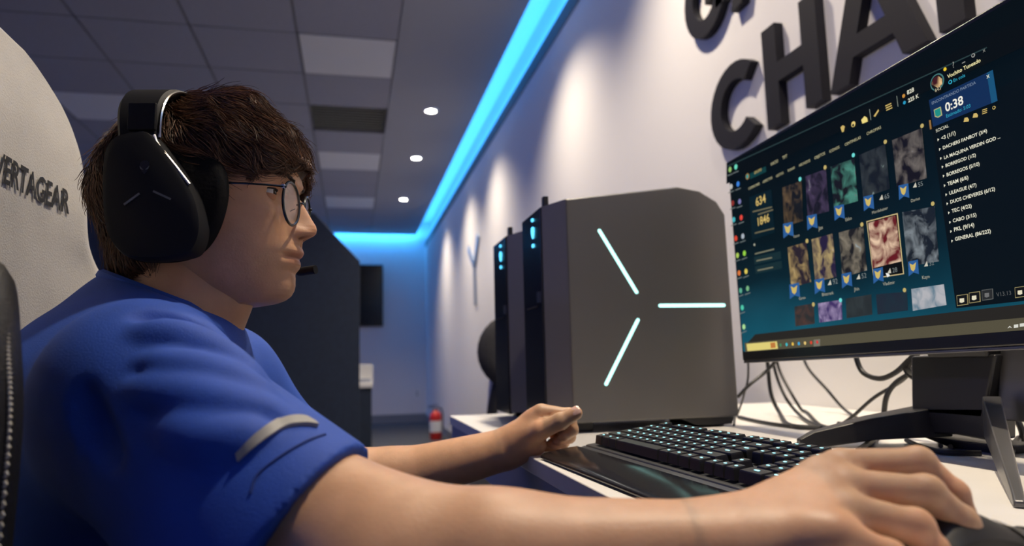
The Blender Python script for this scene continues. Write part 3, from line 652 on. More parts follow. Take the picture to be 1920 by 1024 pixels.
# ------------------------------------------------------------------ cables
m_cable = mat('cable_black', (0.012, 0.012, 0.013), 0.45)
def cable(pts, r, label):
    P = [A_ if A_[2] > DZ+r+0.0005 else np.array((A_[0], A_[1], DZ+r+0.0005)) for A_ in spline(pts, 8)]; e = MB().tube(P, r, 8).build('cable', m_cable, smooth=True); return tag(e, label, 'cable', 'black cables behind the monitor')
def cpx(lst, X): return [onX(x, y, X) for x, y in lst]
XB = 0.95
cable([onX(1393, 560, 0.80)]+cpx([(1403, 690), (1395, 740), (1380, 785)], 0.80)+[onZ(1376, 797, DZ+0.003)], 0.0022, 'thin black cable hanging straight down beside the tower edge')
cable([onX(1383, 745, 0.78), onX(1405, 722, 0.80), onX(1438, 695, 0.84), onX(1470, 660, 0.86)], 0.0035, 'black cable slanting from the tower up behind the monitor')
cable(cpx([(1436, 640), (1440, 690), (1446, 740), (1462, 775)], 0.88)+[onZ(1480, 797, DZ+0.005), onZ(1540, 803, DZ+0.005)], 0.0042, 'thick black cable dropping to the desk, left of the hanging pair')
cable(cpx([(1447, 640), (1452, 690), (1470, 740), (1496, 775)], 0.90)+[onZ(1530, 797, DZ+0.005), onZ(1600, 812, DZ+0.005)], 0.0034, 'black cable, inner one of the hanging pair under the monitor')
cable(cpx([(1452, 640), (1460, 690), (1485, 740), (1512, 780)], 0.97)+[onZ(1545, 800, DZ+0.005), onZ(1640, 822, DZ+0.005)], 0.0034, 'black cable, outer one of the hanging pair under the monitor')
cable(cpx([(1500, 650), (1515, 690), (1550, 730), (1586, 770)], 1.02)+[onZ(1640, 800, DZ+0.004), onZ(1700, 815, DZ+0.004)], 0.0032, 'thin black cable running diagonally across the wall below the screen')
cable([onX(1600, 640, 0.80)]+cpx([(1607, 676), (1620, 700), (1650, 710), (1680, 698), (1705, 675)], 0.80), 0.0042, 'thick black cable sagging in a loop under the monitor bezel')
cable([onX(1712, 690, 0.82)]+cpx([(1690, 715), (1640, 745), (1600, 780), (1572, 800)], 0.86), 0.0030, 'thin black cable curving from the stand neck down left')
cable([onX(1716, 695, 0.83)]+cpx([(1680, 718), (1662, 745), (1655, 790)], 0.83)+[onZ(1640, 822, DZ+0.005), onZ(1610, 845, DZ+0.005)], 0.0042, 'thick black cable dropping beside the stand neck')
cable([onZ(1385, 782, DZ+0.004), onZ(1430, 792, DZ+0.004), onZ(1490, 800, DZ+0.004), onZ(1560, 802, DZ+0.004), onZ(1620, 806, DZ+0.004)], 0.0035, 'black cable lying flat on the desk behind the keyboard')
cable([onZ(1700, 826, DZ+0.004), onZ(1728, 838, DZ+0.004), onZ(1770, 848, DZ+0.004), onZ(1840, 850, DZ+0.004)], 0.0035, 'black cable lying on the desk under the stand bridge')
cable([onX(1752, 806, 0.89), onX(1758, 824, 0.89), onZ(1764, 836, DZ+0.004)], 0.003, 'short black cable end hanging under the stand bridge, left')
cable([onX(1768, 806, 0.90), onX(1776, 824, 0.90), onZ(1782, 838, DZ+0.004)], 0.003, 'short black cable end hanging under the stand bridge, right')
cable(cpx([(1866, 715), (1885, 760), (1905, 785), (1918, 815), (1912, 845)], 0.90)+[onZ(1890, 858, DZ+0.004)], 0.0045, 'thick black cable curving outside the right stand leg')
cable(cpx([(1864, 740), (1880, 770), (1893, 800), (1886, 826)], 0.91)+[onZ(1862, 846, DZ+0.004)], 0.004, 'black cable curling close behind the right stand leg')
cable([onX(1720, 660, 0.80)]+cpx([(1700, 690), (1722, 708), (1770, 690), (1800, 672)], 0.795), 0.0055, 'bundled black cable looped around the stand neck')

# ------------------------------------------------------------------ keyboard
m_kcase = mat('keyboard_case', (0.10, 0.105, 0.115), 0.35, 0.6)
m_key = mat('key_black', (0.014, 0.014, 0.016), 0.42)
m_leg = mat('key_legend', (0.6, 1, 1), 0.4, emit=(0.30, 0.85, 0.95), estr=1.5)
m_palm = mat('palm_rest_black', (0.012, 0.012, 0.014), 0.16)
U_ = 0.0176
KA = math.radians(3.0)
# keyboard frame: origin = front-left corner of the key field (the typist's left is +Y)
KO = np.array((0.312, 0.900, DZ))
kx = np.array((math.sin(KA)*1.0, -math.cos(KA), 0)); ky = np.array((math.cos(KA), math.sin(KA), 0)); kz = np.array((0, 0, 1.0))
TILT = math.radians(6.5)
kt = ky*math.cos(TILT)+kz*math.sin(TILT); kn = -ky*math.sin(TILT)+kz*math.cos(TILT)
KB0 = 0.0145
def Kp(a, b, c): return KO+kx*a+kt*b+kn*(c)+kz*KB0
kb = empty('keyboard', tuple(KO+kx*0.2+ky*0.06), 'black full-size backlit keyboard with glossy palm rest on the desk', 'keyboard')
KW, KD = 22.5*U_, 6.45*U_
MB().prism([Kp(-0.020, -0.006, -0.010), Kp(-0.020, KD+0.008, -0.012), Kp(-0.020, KD+0.008, 0.004), Kp(-0.020, -0.006, 0.002)], kx*(KW+0.032)).build('case', m_kcase, kb, bevel=0.002)
for a in (0.03, KW-0.06): MB().obox(Kp(a+0.015, KD-0.01, 0)*np.array((1, 1, 0))+np.array((0, 0, DZ+0.0065)), kx*0.014, ky*0.006, kz*0.0065).build('rear_foot', m_matt, kb)
MB().prism([Kp(-0.020, -0.0065, -0.0105), Kp(-0.020, -0.0065, 0.001), Kp(-0.020, -0.016, -0.0005), Kp(-0.020, -0.016, -0.0095)], kx*(KW+0.032)).build('front_bar', m_kcase, kb, bevel=0.001)
prr = [KO-kx*0.020+ky*y+kz*z for y, z in ((-0.0165, 0.0015), (-0.0165, 0.0148), (-0.03, 0.0138), (-0.064, 0.0085), (-0.070, 0.005), (-0.070, 0.0015))]
MB().prism(prr, kx*(KW+0.032)).build('palm_rest', m_palm, kb, bevel=0.0015)
for a in (0.02, KW-0.05): MB().obox(KO+kx*a-ky*0.045+kz*0.0008, kx*0.02, ky*0.006, kz*0.0008).build('rubber_foot', m_matt, kb)
rows_ = [
 [1, -1, 1, 1, 1, 1, -.5, 1, 1, 1, 1, -.5, 1, 1, 1, 1, -.25, 1, 1, 1, -.25, 1, 1, 1, 1],
 [1]*13+[2, -.25, 1, 1, 1, -.25, 1, 1, 1, 1],
 [1.5]+[1]*12+[1.5, -.25, 1, 1, 1, -.25, 1, 1, 1, (1, 2)],
 [1.75]+[1]*11+[2.25, -3.5, 1, 1, 1],
 [2.25]+[1]*10+[2.75, -1.25, 1, -1.25, 1, 1, 1, (1, 2)],
 [1.25]*3+[6.25]+[1.25]*4+[-.25, 1, 1, 1, -.25, 2, 1]]
_km = {}
def key_mesh(w, h):
    if (w, h) in _km: return _km[(w, h)]
    W2, H2 = w*U_-0.0016, h*U_-0.0016; t = 0.0022; Z = 0.0108
    mb = MB(); ring = []
    def rect(in_, z, sk=0.0): return [(0.0008+in_, 0.0008+in_, z), (0.0008+W2-in_, 0.0008+in_, z), (0.0008+W2-in_, 0.0008+H2-in_*0.6, z+sk), (0.0008+in_, 0.0008+H2-in_*0.6, z+sk)]
    vs_ = rect(0, 0)+rect(t*0.8, Z-0.0012)+rect(t, Z)+rect(t+0.0018, Z-0.0003)
    fs_ = [(0, 3, 2, 1)]
    for i in range(3): fs_ += [(4*i+k, 4*i+(k+1) % 4, 4*i+4+(k+1) % 4, 4*i+4+k) for k in range(4)]
    fs_ += [(12, 13, 14, 15)]
    me = mb.add(vs_, fs_).mesh('key'); me.materials.append(m_key)
    lw = 0.0034 if w < 1.4 else 0.0065
    lm = MB().box((W2/2-lw/2, H2*0.60, Z-0.0002), (W2/2+lw/2, H2*0.60+0.0017, Z+0.0001)).mesh('key_legend'); lm.materials.append(m_leg)
    _km[(w, h)] = (me, lm); return me, lm
KM = Matrix(((kx[0], kt[0], kn[0]), (kx[1], kt[1], kn[1]), (kx[2], kt[2], kn[2])))
KE = KM.to_euler()
def put(o, loc, parent):
    link(o, loc, parent); o.rotation_euler = KE
for r, row in enumerate(rows_):
    b0 = (5-r)*U_+(0.25*U_ if r == 0 else 0); a0 = 0.0
    for it in row:
        w, h = it if isinstance(it, tuple) else (it, 1)
        if w < 0: a0 += -w*U_; continue
        me, lm = key_mesh(w, h)
        bb = b0-(h-1)*U_
        o = bpy.data.objects.new('key', me); put(o, Kp(a0, bb, 0.0045), kb)
        if w < 6:
            l2 = bpy.data.objects.new('key_legend', lm); COL.objects.link(l2); l2.parent = o
        a0 += w*U_
MB().lathe([(0.0, 0), (0.007, 0), (0.007, 0.0), (0.0075, 0.012), (0.0, 0.012)], tuple(Kp(KW+0.002, KD-0.012, 0.006)), 16, 'y').build('volume_wheel', m_kcase, kb, smooth=True)

# ------------------------------------------------------------------ mouse
m_mouse = mat('mouse_black', (0.011, 0.011, 0.012), 0.45, spec=0.3)
mxc, myc = 0.372, 0.376
ms = empty('computer_mouse', (mxc, myc, DZ), 'black computer mouse held under the right hand', 'mouse')
def mouse_shell(z_off, u0, u1, v0, v1, nu=18, nv=14):
    vs_, fs_ = [], []
    for i in range(nu+1):
        u = u0+(u1-u0)*i/nu
        for j in range(nv+1):
            v = v0+(v1-v0)*j/nv
            hw = 0.034*(1-0.16*math.exp(-((u-0.55)/0.2)**2))*math.sqrt(max(0.02, 1-abs(2*u-1)**5.0))
            h = (0.010+0.023*math.exp(-((u-0.34)/0.30)**2))*(max(0.0, 1-abs(2*u-1)**7)**0.5*0.9+0.1)
            h *= (1-0.42*abs(v)**2.4)
            vs_.append((mxc-0.072+0.140*u, myc+hw*v, DZ+0.003+h+z_off))
    for i in range(nu):
        for j in range(nv): a = i*(nv+1)+j; fs_.append((a, a+1, a+nv+2, a+nv+1))
    return vs_, fs_
vt, ft = mouse_shell(0, 0, 1, -1, 1); n = len(vt)
vb_ = [(x, y, DZ+0.0015) for x, y, z in vt]
nu, nv = 18, 14
rim = [i*(nv+1) for i in range(nu+1)]+[nu*(nv+1)+j for j in range(1, nv+1)]+[i*(nv+1)+nv for i in range(nu-1, -1, -1)]+[j for j in range(nv-1, 0, -1)]
fs_ = ft+[tuple(n+k for k in f[::-1]) for f in ft]+[(rim[i], rim[(i+1) % len(rim)], n+rim[(i+1) % len(rim)], n+rim[i]) for i in range(len(rim))]
MB().add(vt+vb_, fs_).build('body', m_mouse, ms, smooth=True)
for v0, v1 in ((-0.92, -0.06), (0.06, 0.92)):
    a, b_ = mouse_shell(0.0012, 0.60, 0.975, v0, v1, 10, 6); MB().add(a, b_).build('mouse_button', m_black, ms, smooth=True)
MB().lathe([(0.0, -0.003), (0.0085, -0.003), (0.009, 0), (0.0085, 0.003), (0.0, 0.003)], (mxc+0.036, myc, DZ+0.0095), 18, 'y').build('scroll_wheel', m_matt, ms, smooth=True)
MB().tube(spline([(mxc+0.063, myc, DZ+0.008), (mxc+0.12, myc-0.02, DZ+0.004), (mxc+0.22, myc+0.01, DZ+0.0035), (mxc+0.40, myc+0.12, DZ+0.0035)], 8), 0.0022, 8).build('mouse_cable', m_cable, ms, smooth=True)

# ------------------------------------------------------------------ implicit surfaces for the body, clothes and hair
def A3(p): return np.array(p, float)
class Sdf:
    """list of primitives blended in order; sampled on a grid and meshed with surface nets"""
    def __init__(s): s.p = []
    def cone(s, a, b, ra, rb, k=0.01, op='u'): s.p.append(('c', A3(a), A3(b), ra, rb, k, op)); return s
    def chain(s, pts, rs, k=0.01, op='u'):
        for i in range(len(pts)-1): s.cone(pts[i], pts[i+1], rs[i], rs[i+1], k, op)
        return s
    def ell(s, c, r, k=0.01, op='u', B=None): s.p.append(('e', A3(c), A3(r), np.eye(3) if B is None else np.array(B, float), 0, k, op)); return s
    def half(s, p0, n, k=0.004): n = A3(n); s.p.append(('h', A3(p0), n/np.linalg.norm(n), 0, 0, k, 'i')); return s
    def sub(s, other, k=0.004): s.p.append(('s', other, None, 0, 0, k, 'd')); return s
    @staticmethod
    def dist(q, P):
        if q[0] == 'c':
            a, b, ra, rb = q[1:5]; ab = b-a; L2 = np.dot(ab, ab)+1e-12
            t = np.clip(((P-a)@ab)/L2, 0, 1); return np.linalg.norm(P-a-t[..., None]*ab, axis=-1)-(ra+(rb-ra)*t)
        if q[0] == 'e':
            c, r, B = q[1:4]; L = (P-c)@B.T; k0 = np.linalg.norm(L/r, axis=-1); k1 = np.linalg.norm(L/(r*r), axis=-1)+1e-9
            return k0*(k0-1)/k1
        if q[0] == 'h': return (P-q[1])@q[2]
        if q[0] == 's': return q[1].eval(P)
    @staticmethod
    def mix(d, e, k, op):
        if op == 'u': h = np.maximum(k-np.abs(d-e), 0)/k; return np.minimum(d, e)-h*h*k*0.25
        if op == 'd': e = -e
        h = np.maximum(k-np.abs(d-e), 0)/k; return np.maximum(d, e)+h*h*k*0.25
    def eval(s, P):
        d = np.full(P.shape[:-1], 9.0)
        for q in s.p: d = s.mix(d, s.dist(q, P), q[5], q[6])
        return d
    def box_of(s, q):
        if q[0] == 'c': m = max(q[3], q[4])+2.2*q[5]+0.012; return np.minimum(q[1], q[2])-m, np.maximum(q[1], q[2])+m
        if q[0] == 'e': m = q[2].max()+2.2*q[5]+0.012; return q[1]-m, q[1]+m
        return None
    def grid(s, lo, hi, h):
        lo, hi = A3(lo), A3(hi); n = np.ceil((hi-lo)/h).astype(int)+1
        d = np.full(n, 0.06, np.float32); ax = [lo[i]+h*np.arange(n[i]) for i in range(3)]
        for q in s.p:
            bb = s.box_of(q)
            if bb is None: sl = [slice(0, n[i]) for i in range(3)]
            else: sl = [slice(max(0, int((bb[0][i]-lo[i])/h)), min(n[i], int((bb[1][i]-lo[i])/h)+2)) for i in range(3)]
            if any(x.stop <= x.start for x in sl): continue
            G = np.stack(np.meshgrid(ax[0][sl[0]], ax[1][sl[1]], ax[2][sl[2]], indexing='ij'), -1)
            d[tuple(sl)] = s.mix(d[tuple(sl)], s.dist(q, G), q[5], q[6])
        return lo, h, d
    def mesh(s, lo, hi, h):
        lo, h, d = s.grid(lo, hi, h); d[0] = d[-1] = 0.05; d[:, 0] = d[:, -1] = 0.05; d[:, :, 0] = d[:, :, -1] = 0.05
        return nets(lo, h, d)
    def march(s, px, py, off=0.0):
        """point where the view ray meets the surface, and the outward normal"""
        r = ray(px, py); r = r/np.linalg.norm(r); t = 0.15
        for i in range(160):
            dd = float(s.eval((CC+r*t)[None])[0])
            if dd < 0.0003: break
            t += max(dd*0.7, 0.0003)
        p = CC+r*t; n = s.normal(p[None])[0]; return p+n*off, n
    def normal(s, P, e=0.0015):
        g = np.stack([s.eval(P+np.eye(3)[i]*e)-s.eval(P-np.eye(3)[i]*e) for i in range(3)], -1)
        return g/(np.linalg.norm(g, axis=-1, keepdims=True)+1e-9)
def nets(lo, h, d):
    ins = d < 0; n = np.array(d.shape)-1
    acc = np.zeros((*n, 3), np.float32); cnt = np.zeros(n, np.float32)
    for ax in range(3):
        o = [1 if a == ax else 0 for a in range(3)]
        s0 = tuple(slice(0, d.shape[a]-o[a]) for a in range(3)); s1 = tuple(slice(o[a], d.shape[a]) for a in range(3))
        cr = ins[s0] != ins[s1]; I = np.argwhere(cr); d0, d1 = d[s0][cr], d[s1][cr]; t = d0/(d0-d1)
        P = I.astype(np.float32); P[:, ax] += t
        u, v = [a for a in range(3) if a != ax]
        for du in (0, 1):
            for dv in (0, 1):
                J = I.copy(); J[:, u] -= du; J[:, v] -= dv
                ok = np.all((J >= 0) & (J < n), axis=1); K = tuple(J[ok].T)
                np.add.at(acc, K, P[ok]); np.add.at(cnt, K, 1)
    act = cnt > 0; idx = np.full(n, -1, np.int64); idx[act] = np.arange(act.sum())
    V = lo+h*(acc[act]/cnt[act][:, None]); F = []
    for ax in range(3):
        o = [1 if a == ax else 0 for a in range(3)]
        s0 = tuple(slice(0, d.shape[a]-o[a]) for a in range(3)); s1 = tuple(slice(o[a], d.shape[a]) for a in range(3))
        I = np.argwhere(ins[s0] != ins[s1]); sg = ins[s0][tuple(I.T)]
        u, v = (ax+1) % 3, (ax+2) % 3
        q = []
        for du, dv in ((1, 1), (0, 1), (0, 0), (1, 0)):
            J = I.copy(); J[:, u] -= du; J[:, v] -= dv; q.append(J)
        ok = np.all([np.all((J >= 0) & (J < n), axis=1) for J in q], axis=0)
        Q = np.stack([idx[tuple(J[ok].T)] for J in q], -1); Q[~sg[ok]] = Q[~sg[ok]][:, ::-1]; F.append(Q)
    return V, np.concatenate(F)

# ------------------------------------------------------------------ person
HA = math.radians(10)
hf = A3((math.cos(HA), -math.sin(HA), 0)); hl = A3((math.sin(HA), math.cos(HA), 0)); hz = A3((0, 0, 1.0))
Hc = A3((-0.15, 0.78, 0))                      # head frame: forward f, left l, height z (world)
def Hp(f, l, z): return Hc+hf*f+hl*l+hz*z
HB = np.stack([hf, hl, hz])

# --- head and face: stacked cross-sections that follow the profile
prof = [(1.175, 0.035), (1.160, 0.062), (1.140, 0.080), (1.115, 0.0915), (1.0932, 0.0955), (1.0844, 0.0955), (1.0757, 0.0955), (1.0690, 0.0940), (1.0640, 0.0945), (1.0594, 0.0985), (1.0489, 0.1042), (1.039, 0.1098),
        (1.0325, 0.1138), (1.0285, 0.1148), (1.0245, 0.1140), (1.0215, 0.1110), (1.0195, 0.1055), (1.0180, 0.1012), (1.0150, 0.0990), (1.0106, 0.0985), (1.0070, 0.1000), (1.0045, 0.1007), (1.0017, 0.0994), (0.9990, 0.0956),
        (0.9972, 0.0955), (0.9950, 0.0970), (0.9915, 0.0974), (0.9885, 0.0966), (0.9840, 0.0938), (0.9795, 0.0926), (0.9748, 0.0924), (0.9700, 0.0926), (0.9644, 0.0915), (0.959, 0.0885), (0.9547, 0.083), (0.9515, 0.074), (0.9498, 0.060), (0.949, 0.045)]
prof = sorted(prof); PZ = np.array([a for a, b in prof]); PFr = np.array([b for a, b in prof])
def itp(z, tab):
    t = sorted(tab); return np.interp(z, [a for a, b in t], [b for a, b in t])
def smooth_itp(z, tab):
    t = sorted(tab); X = np.array([a for a, b in t]); Y = np.array([b for a, b in t])
    g = np.linspace(X[0]-0.03, X[-1]+0.03, 600); y = np.interp(g, X, Y); k = np.exp(-np.linspace(-2.2, 2.2, 41)**2); k /= k.sum()
    y = np.convolve(np.pad(y, 20, mode='edge'), k, 'valid'); return np.interp(z, g, y)
NZ, NT = 230, 220
zs = np.concatenate([np.linspace(0.949, 1.095, 190), np.linspace(1.097, 1.172, 40)])
th = np.linspace(-PI, PI, NT, endpoint=False)
# finer angles near the front
th = np.sign(th)*np.abs(th)**1.35/PI**0.35
base_tab = [(0.949, 0.040), (0.953, 0.070), (0.959, 0.081), (0.97, 0.0865), (0.98, 0.0885), (0.99, 0.0925), (1.0, 0.0945), (1.01, 0.0945), (1.02, 0.0930), (1.03, 0.0905), (1.04, 0.0895), (1.05, 0.088), (1.06, 0.088), (1.07, 0.0915), (1.08, 0.095), (1.095, 0.0955), (1.115, 0.0915), (1.14, 0.080), (1.16, 0.062), (1.175, 0.035)]
wid_tab = [(0.949, 0.024), (0.955, 0.033), (0.965, 0.044), (0.98, 0.054), (1.0, 0.0605), (1.02, 0.0665), (1.04, 0.070), (1.06, 0.0715), (1.09, 0.0735), (1.12, 0.071), (1.145, 0.058), (1.165, 0.037), (1.175, 0.018)]
ctr_tab = [(0.949, 0.036), (0.96, 0.030), (0.98, 0.018), (1.0, 0.008), (1.03, 0.0), (1.06, -0.005), (1.175, -0.012)]
bck_tab = [(0.949, 0.012), (0.955, 0.002), (0.965, -0.015), (0.98, -0.04), (1.0, -0.058), (1.03, -0.074), (1.06, -0.083), (1.09, -0.086), (1.12, -0.082), (1.145, -0.068), (1.165, -0.046), (1.175, -0.035)]
nose_w = [(0.949, 0.03), (0.975, 0.019), (0.985, 0.022), (1.0, 0.025), (1.012, 0.024), (1.018, 0.0135), (1.024, 0.0140), (1.030, 0.0125), (1.038, 0.0098), (1.05, 0.0085), (1.062, 0.0095), (1.07, 0.02), (1.09, 0.05), (1.17, 0.06)]
Z, TH = np.meshgrid(zs, th, indexing='ij')
p_ = np.interp(Z, PZ, PFr); pb = smooth_itp(Z, base_tab); w_ = smooth_itp(Z, wid_tab); c_t = smooth_itp(Z, ctr_tab); bk_ = smooth_itp(Z, bck_tab)
cs, sn = np.cos(TH), np.sin(TH)
ex_ = smooth_itp(Z, [(0.949, 0.85), (0.98, 0.80), (1.0, 0.74), (1.03, 0.66), (1.06, 0.60), (1.10, 0.62), (1.175, 0.8)])
ff = np.where(cs >= 0, c_t+(pb-c_t)*np.abs(cs)**ex_, c_t-(c_t-bk_)*np.abs(cs)**0.95)
ll = w_*np.sign(sn)*np.abs(sn)**0.92
front = np.clip(cs*3, 0, 1)
nw = smooth_itp(Z, nose_w)
ff = ff+(p_-pb)*np.exp(-(np.abs(ll)/nw)**2.3)*front
al = np.abs(ll)
def gz(cl, cz, sl, sz): return np.exp(-((al-cl)/sl)**2-((Z-cz)/sz)**2)
ZE = 1.0615
ff -= 0.0090*gz(0.030, ZE, 0.015, 0.010)*front          # eye sockets
ff += 0.0030*gz(0.030, 1.0775, 0.020, 0.006)*front      # brow ridge
ff += 0.0035*gz(0.044, 1.036, 0.016, 0.014)*front       # cheekbone
ff -= 0.0022*gz(0.0245, 0.9985, 0.006, 0.004)*front     # mouth corners
ff += 0.0042*gz(0.0125, 1.0240, 0.0048, 0.0055)*front    # nostril wings
ff -= 0.0040*gz(0.0065, 1.0192, 0.0036, 0.0022)*front   # nostrils
ff -= 0.0014*gz(0.0195, 1.0230, 0.0045, 0.009)*front    # fold beside the nose
ff -= 0.0016*gz(0.0, 1.0120, 0.0030, 0.005)*front       # philtrum
ff -= 0.0025*gz(0.0, 0.9835, 0.016, 0.0035)*front       # below the lip
tt_ = np.clip((Z-1.085)/0.03, 0, 1); ff = c_t+(ff-c_t)*(1-0.07*tt_); ll = ll*(1-0.08*tt_); Z = np.where(Z > 1.09, 1.09+(Z-1.09)*0.80, Z)
HV = (Hc+ff[..., None]*hf+ll[..., None]*hl+Z[..., None]*hz).reshape(-1, 3)
ii = np.arange(NZ)[:-1, None]*NT; jj = np.arange(NT)[None]; j2 = (jj+1) % NT
HF = np.stack([ii+jj, ii+j2, ii+NT+j2, ii+NT+jj], -1).reshape(-1, 4)
tint = np.ones((NZ, NT, 3))
def lerp_tint(mask, col):
    global tint
    m = np.clip(mask, 0, 1)[..., None]; tint = tint*(1-m)+np.array(col)*m
lip = np.exp(-(np.abs(al)/0.0225)**6)*np.exp(-((Z-0.9975)/0.0075)**4)*front
lerp_tint(lip*0.75, (0.80, 0.52, 0.52))
lerp_tint(np.exp(-(np.abs(al)/0.023)**8)*np.exp(-((Z-0.9984)/0.0013)**2)*front*0.8, (0.30, 0.16, 0.15))  # dark crease between the lips, shade put into the colour
lerp_tint(gz(0.0065, 1.0188, 0.0042, 0.0020)*front*1.2, (0.18, 0.09, 0.08))  # nostril hollows darkened in the colour, as shade
lerp_tint(gz(0.0, 1.028, 0.016, 0.011)*front*0.30, (1.0, 0.80, 0.76))
lerp_tint(gz(0.045, 1.030, 0.020, 0.016)*front*0.25, (1.0, 0.82, 0.78))
lerp_tint(np.exp(-((Z-0.985)/0.016)**2)*np.exp(-(al/0.03)**4)*front*0.18, (0.72, 0.70, 0.70))
parts_V, parts_F, parts_T = [HV], [HF], [tint.reshape(-1, 3)]
# closed crown
parts_F.append(np.array([[(NZ-1)*NT+k, (NZ-1)*NT+(k+1) % NT, (NZ-1)*NT+(k+2) % NT, (NZ-1)*NT+(k+2) % NT] for k in range(0)], int).reshape(-1, 4))
EYE = {}
def face_at(l, z):
    a = np.argmin(np.abs(zs-z)); r = np.where(cs[a] > 0.05)[0]; k = r[np.argmin(np.abs(ll[a, r]-l))]; return ff[a, k]
for sg in (-1, 1):
    EYE[sg] = Hp(face_at(sg*0.031, ZE)-0.0062, sg*0.031, ZE)
    ce_, R = EYE[sg], 0.0126
    # eyelids: shells over the eyeball, open in the middle
    vsl, fsl = [], []
    for e0, e1 in ((15, 100), (-100, -11)):
        o = len(vsl)
        for i in range(9):
            e = math.radians(e0+(e1-e0)*i/8)
            for k in range(25):
                a = math.radians(-100+200*k/24); ee = e*(0.45+0.55*math.cos(a*0.85))
                d = A3((math.cos(ee)*math.cos(a), math.cos(ee)*math.sin(a), math.sin(ee))); vsl.append(ce_+HB.T@(d*R))
        fsl += [(o+i*25+k, o+i*25+k+1, o+(i+1)*25+k+1, o+(i+1)*25+k) for i in range(8) for k in range(24)]
    parts_V.append(np.array(vsl)); parts_F.append(np.array(fsl)); parts_T.append(np.tile((0.86, 0.72, 0.68), (len(vsl), 1)))

# --- neck, torso, arms
SR, SL = A3((-0.160, 0.607, 0.868)), A3((-0.160, 0.955, 0.868))
ER, WR = A3((0.022, 0.432, 0.760)), onD(1316, 1030, 0.402)
EL, WLft = A3((-0.03, 1.035, 0.708)), onD(945, 843, 0.985)
body = Sdf()
body.cone((-0.185, 0.785, 0.90), (-0.152, 0.781, 1.01), 0.062, 0.054, 0.02)
body.cone((-0.125, 0.768, 0.955), (-0.145, 0.775, 0.925), 0.020, 0.022, 0.03)     # front of the throat
body.ell((-0.20, 0.785, 0.80), (0.09, 0.13, 0.13), 0.04)
body.cone((-0.21, 0.785, 0.70), (-0.23, 0.785, 0.52), 0.10, 0.10, 0.06)
for S_ in (SR, SL): body.cone((-0.195, 0.785, 0.895), S_, 0.042, 0.040, 0.03)
def arm(sd, S_, E, W, r0, r1, r2):
    body.cone(S_, E, r0, r1, 0.03)
    m = E+(W-E)*0.35
    body.cone(E, m, r1, r1*0.83, 0.02); body.cone(m, W, r1*0.82, r2, 0.02)
    body.cone(S_+(E-S_)*0.72, m, 0.036, 0.034, 0.03)
    d = (W-E)/np.linalg.norm(W-E); s = np.cross(d, (0, 0, 1)); s /= np.linalg.norm(s)
    for q in (-1, 1): body.cone(m+s*q*0.004, W+s*q*0.011+d*0.012, r1*0.76, r2*0.92, 0.02)
arm('R', SR, ER, WR, 0.041, 0.0440, 0.0205)
arm('L', SL, EL, WLft, 0.040, 0.040, 0.0225)

# --- hands
def finger(sd, pts, rs, k=0.004): sd.chain(pts, rs, k)
def px_chain(l): return [onD(x, y, D) for x, y, D in l]
def build_hand(W, fingers, thumb, palm_extra, E, rw):
    """fingers: list of joint chains (MCP, PIP, DIP, tip); returns an implicit hand that starts at the wrist"""
    palm = Sdf(); d = (W-E)/np.linalg.norm(W-E)
    palm.p = [q for q in body.p if q[0] == 'c' and (np.allclose(q[2], W) or np.linalg.norm(q[2]-W) < 0.03)]
    s = np.cross(d, (0, 0, 1)); s /= np.linalg.norm(s)
    for i, f in enumerate(fingers):
        o = (1.5-i)*0.008
        palm.cone(W+s*(-o if s[1] > 0 else o)*1.0, f[0]+(W-f[0])*0.06, rw*0.86, 0.0128, 0.014)
    for a, b, ra, rb in palm_extra: palm.cone(a, b, ra, rb, 0.014)
    for i in range(3):     # web between the knuckles
        palm.cone(fingers[i][0]+(W-fingers[i][0])*0.18, fingers[i+1][0]+(W-fingers[i+1][0])*0.18, 0.0115, 0.0115, 0.010)
    hand = Sdf(); hand.p = list(palm.p)
    rad = [(0.0112, 0.0098, 0.0088, 0.0074), (0.0115, 0.0100, 0.0090, 0.0076), (0.0110, 0.0096, 0.0086, 0.0073), (0.0100, 0.0086, 0.0077, 0.0066)]
    for f, r in zip(fingers, rad):
        hand.cone(f[0], f[1], r[0], r[1]*0.96, 0.0055); hand.cone(f[1], f[1], r[1]*1.06, r[1]*1.06, 0.004)
        hand.cone(f[1], f[2], r[1]*0.98, r[2]*0.95, 0.0022); hand.cone(f[2], f[2], r[2]*1.03, r[2]*1.03, 0.003); hand.cone(f[2], f[3], r[2], r[3], 0.0022)
    hand.cone(thumb[0], thumb[1], 0.0175, 0.0130, 0.012); hand.cone(thumb[1], thumb[2], 0.0125, 0.0112, 0.004)
    hand.cone(thumb[2], thumb[2], 0.0117, 0.0117, 0.003); hand.cone(thumb[2], thumb[3], 0.0110, 0.0088, 0.0025)
    return hand
R_f = [px_chain([(1584, 876, .440), (1722, 868, .448), (1788, 926, .440), (1806, 962, .435)]),
       px_chain([(1594, 916, .416), (1737, 924, .416), (1803, 978, .412), (1826, 1008, .410)]),
       px_chain([(1594, 962, .392), (1716, 988, .390), (1748, 1032, .386), (1756, 1058, .384)]),
       px_chain([(1576, 1006, .372), (1668, 1046, .368), (1706, 1084, .366), (1716, 1106, .366)])]
R_t = px_chain([(1440, 985, .430), (1545, 950, .462), (1640, 955, .476), (1700, 968, .474)])
R_x = [(onD(1400, 985, .425), onD(1560, 935, .430), 0.017, 0.014), (onD(1390, 1036, .385), onD(1540, 1020, .378), 0.016, 0.012)]
handR = build_hand(WR, R_f, R_t, R_x, ER, 0.0205)
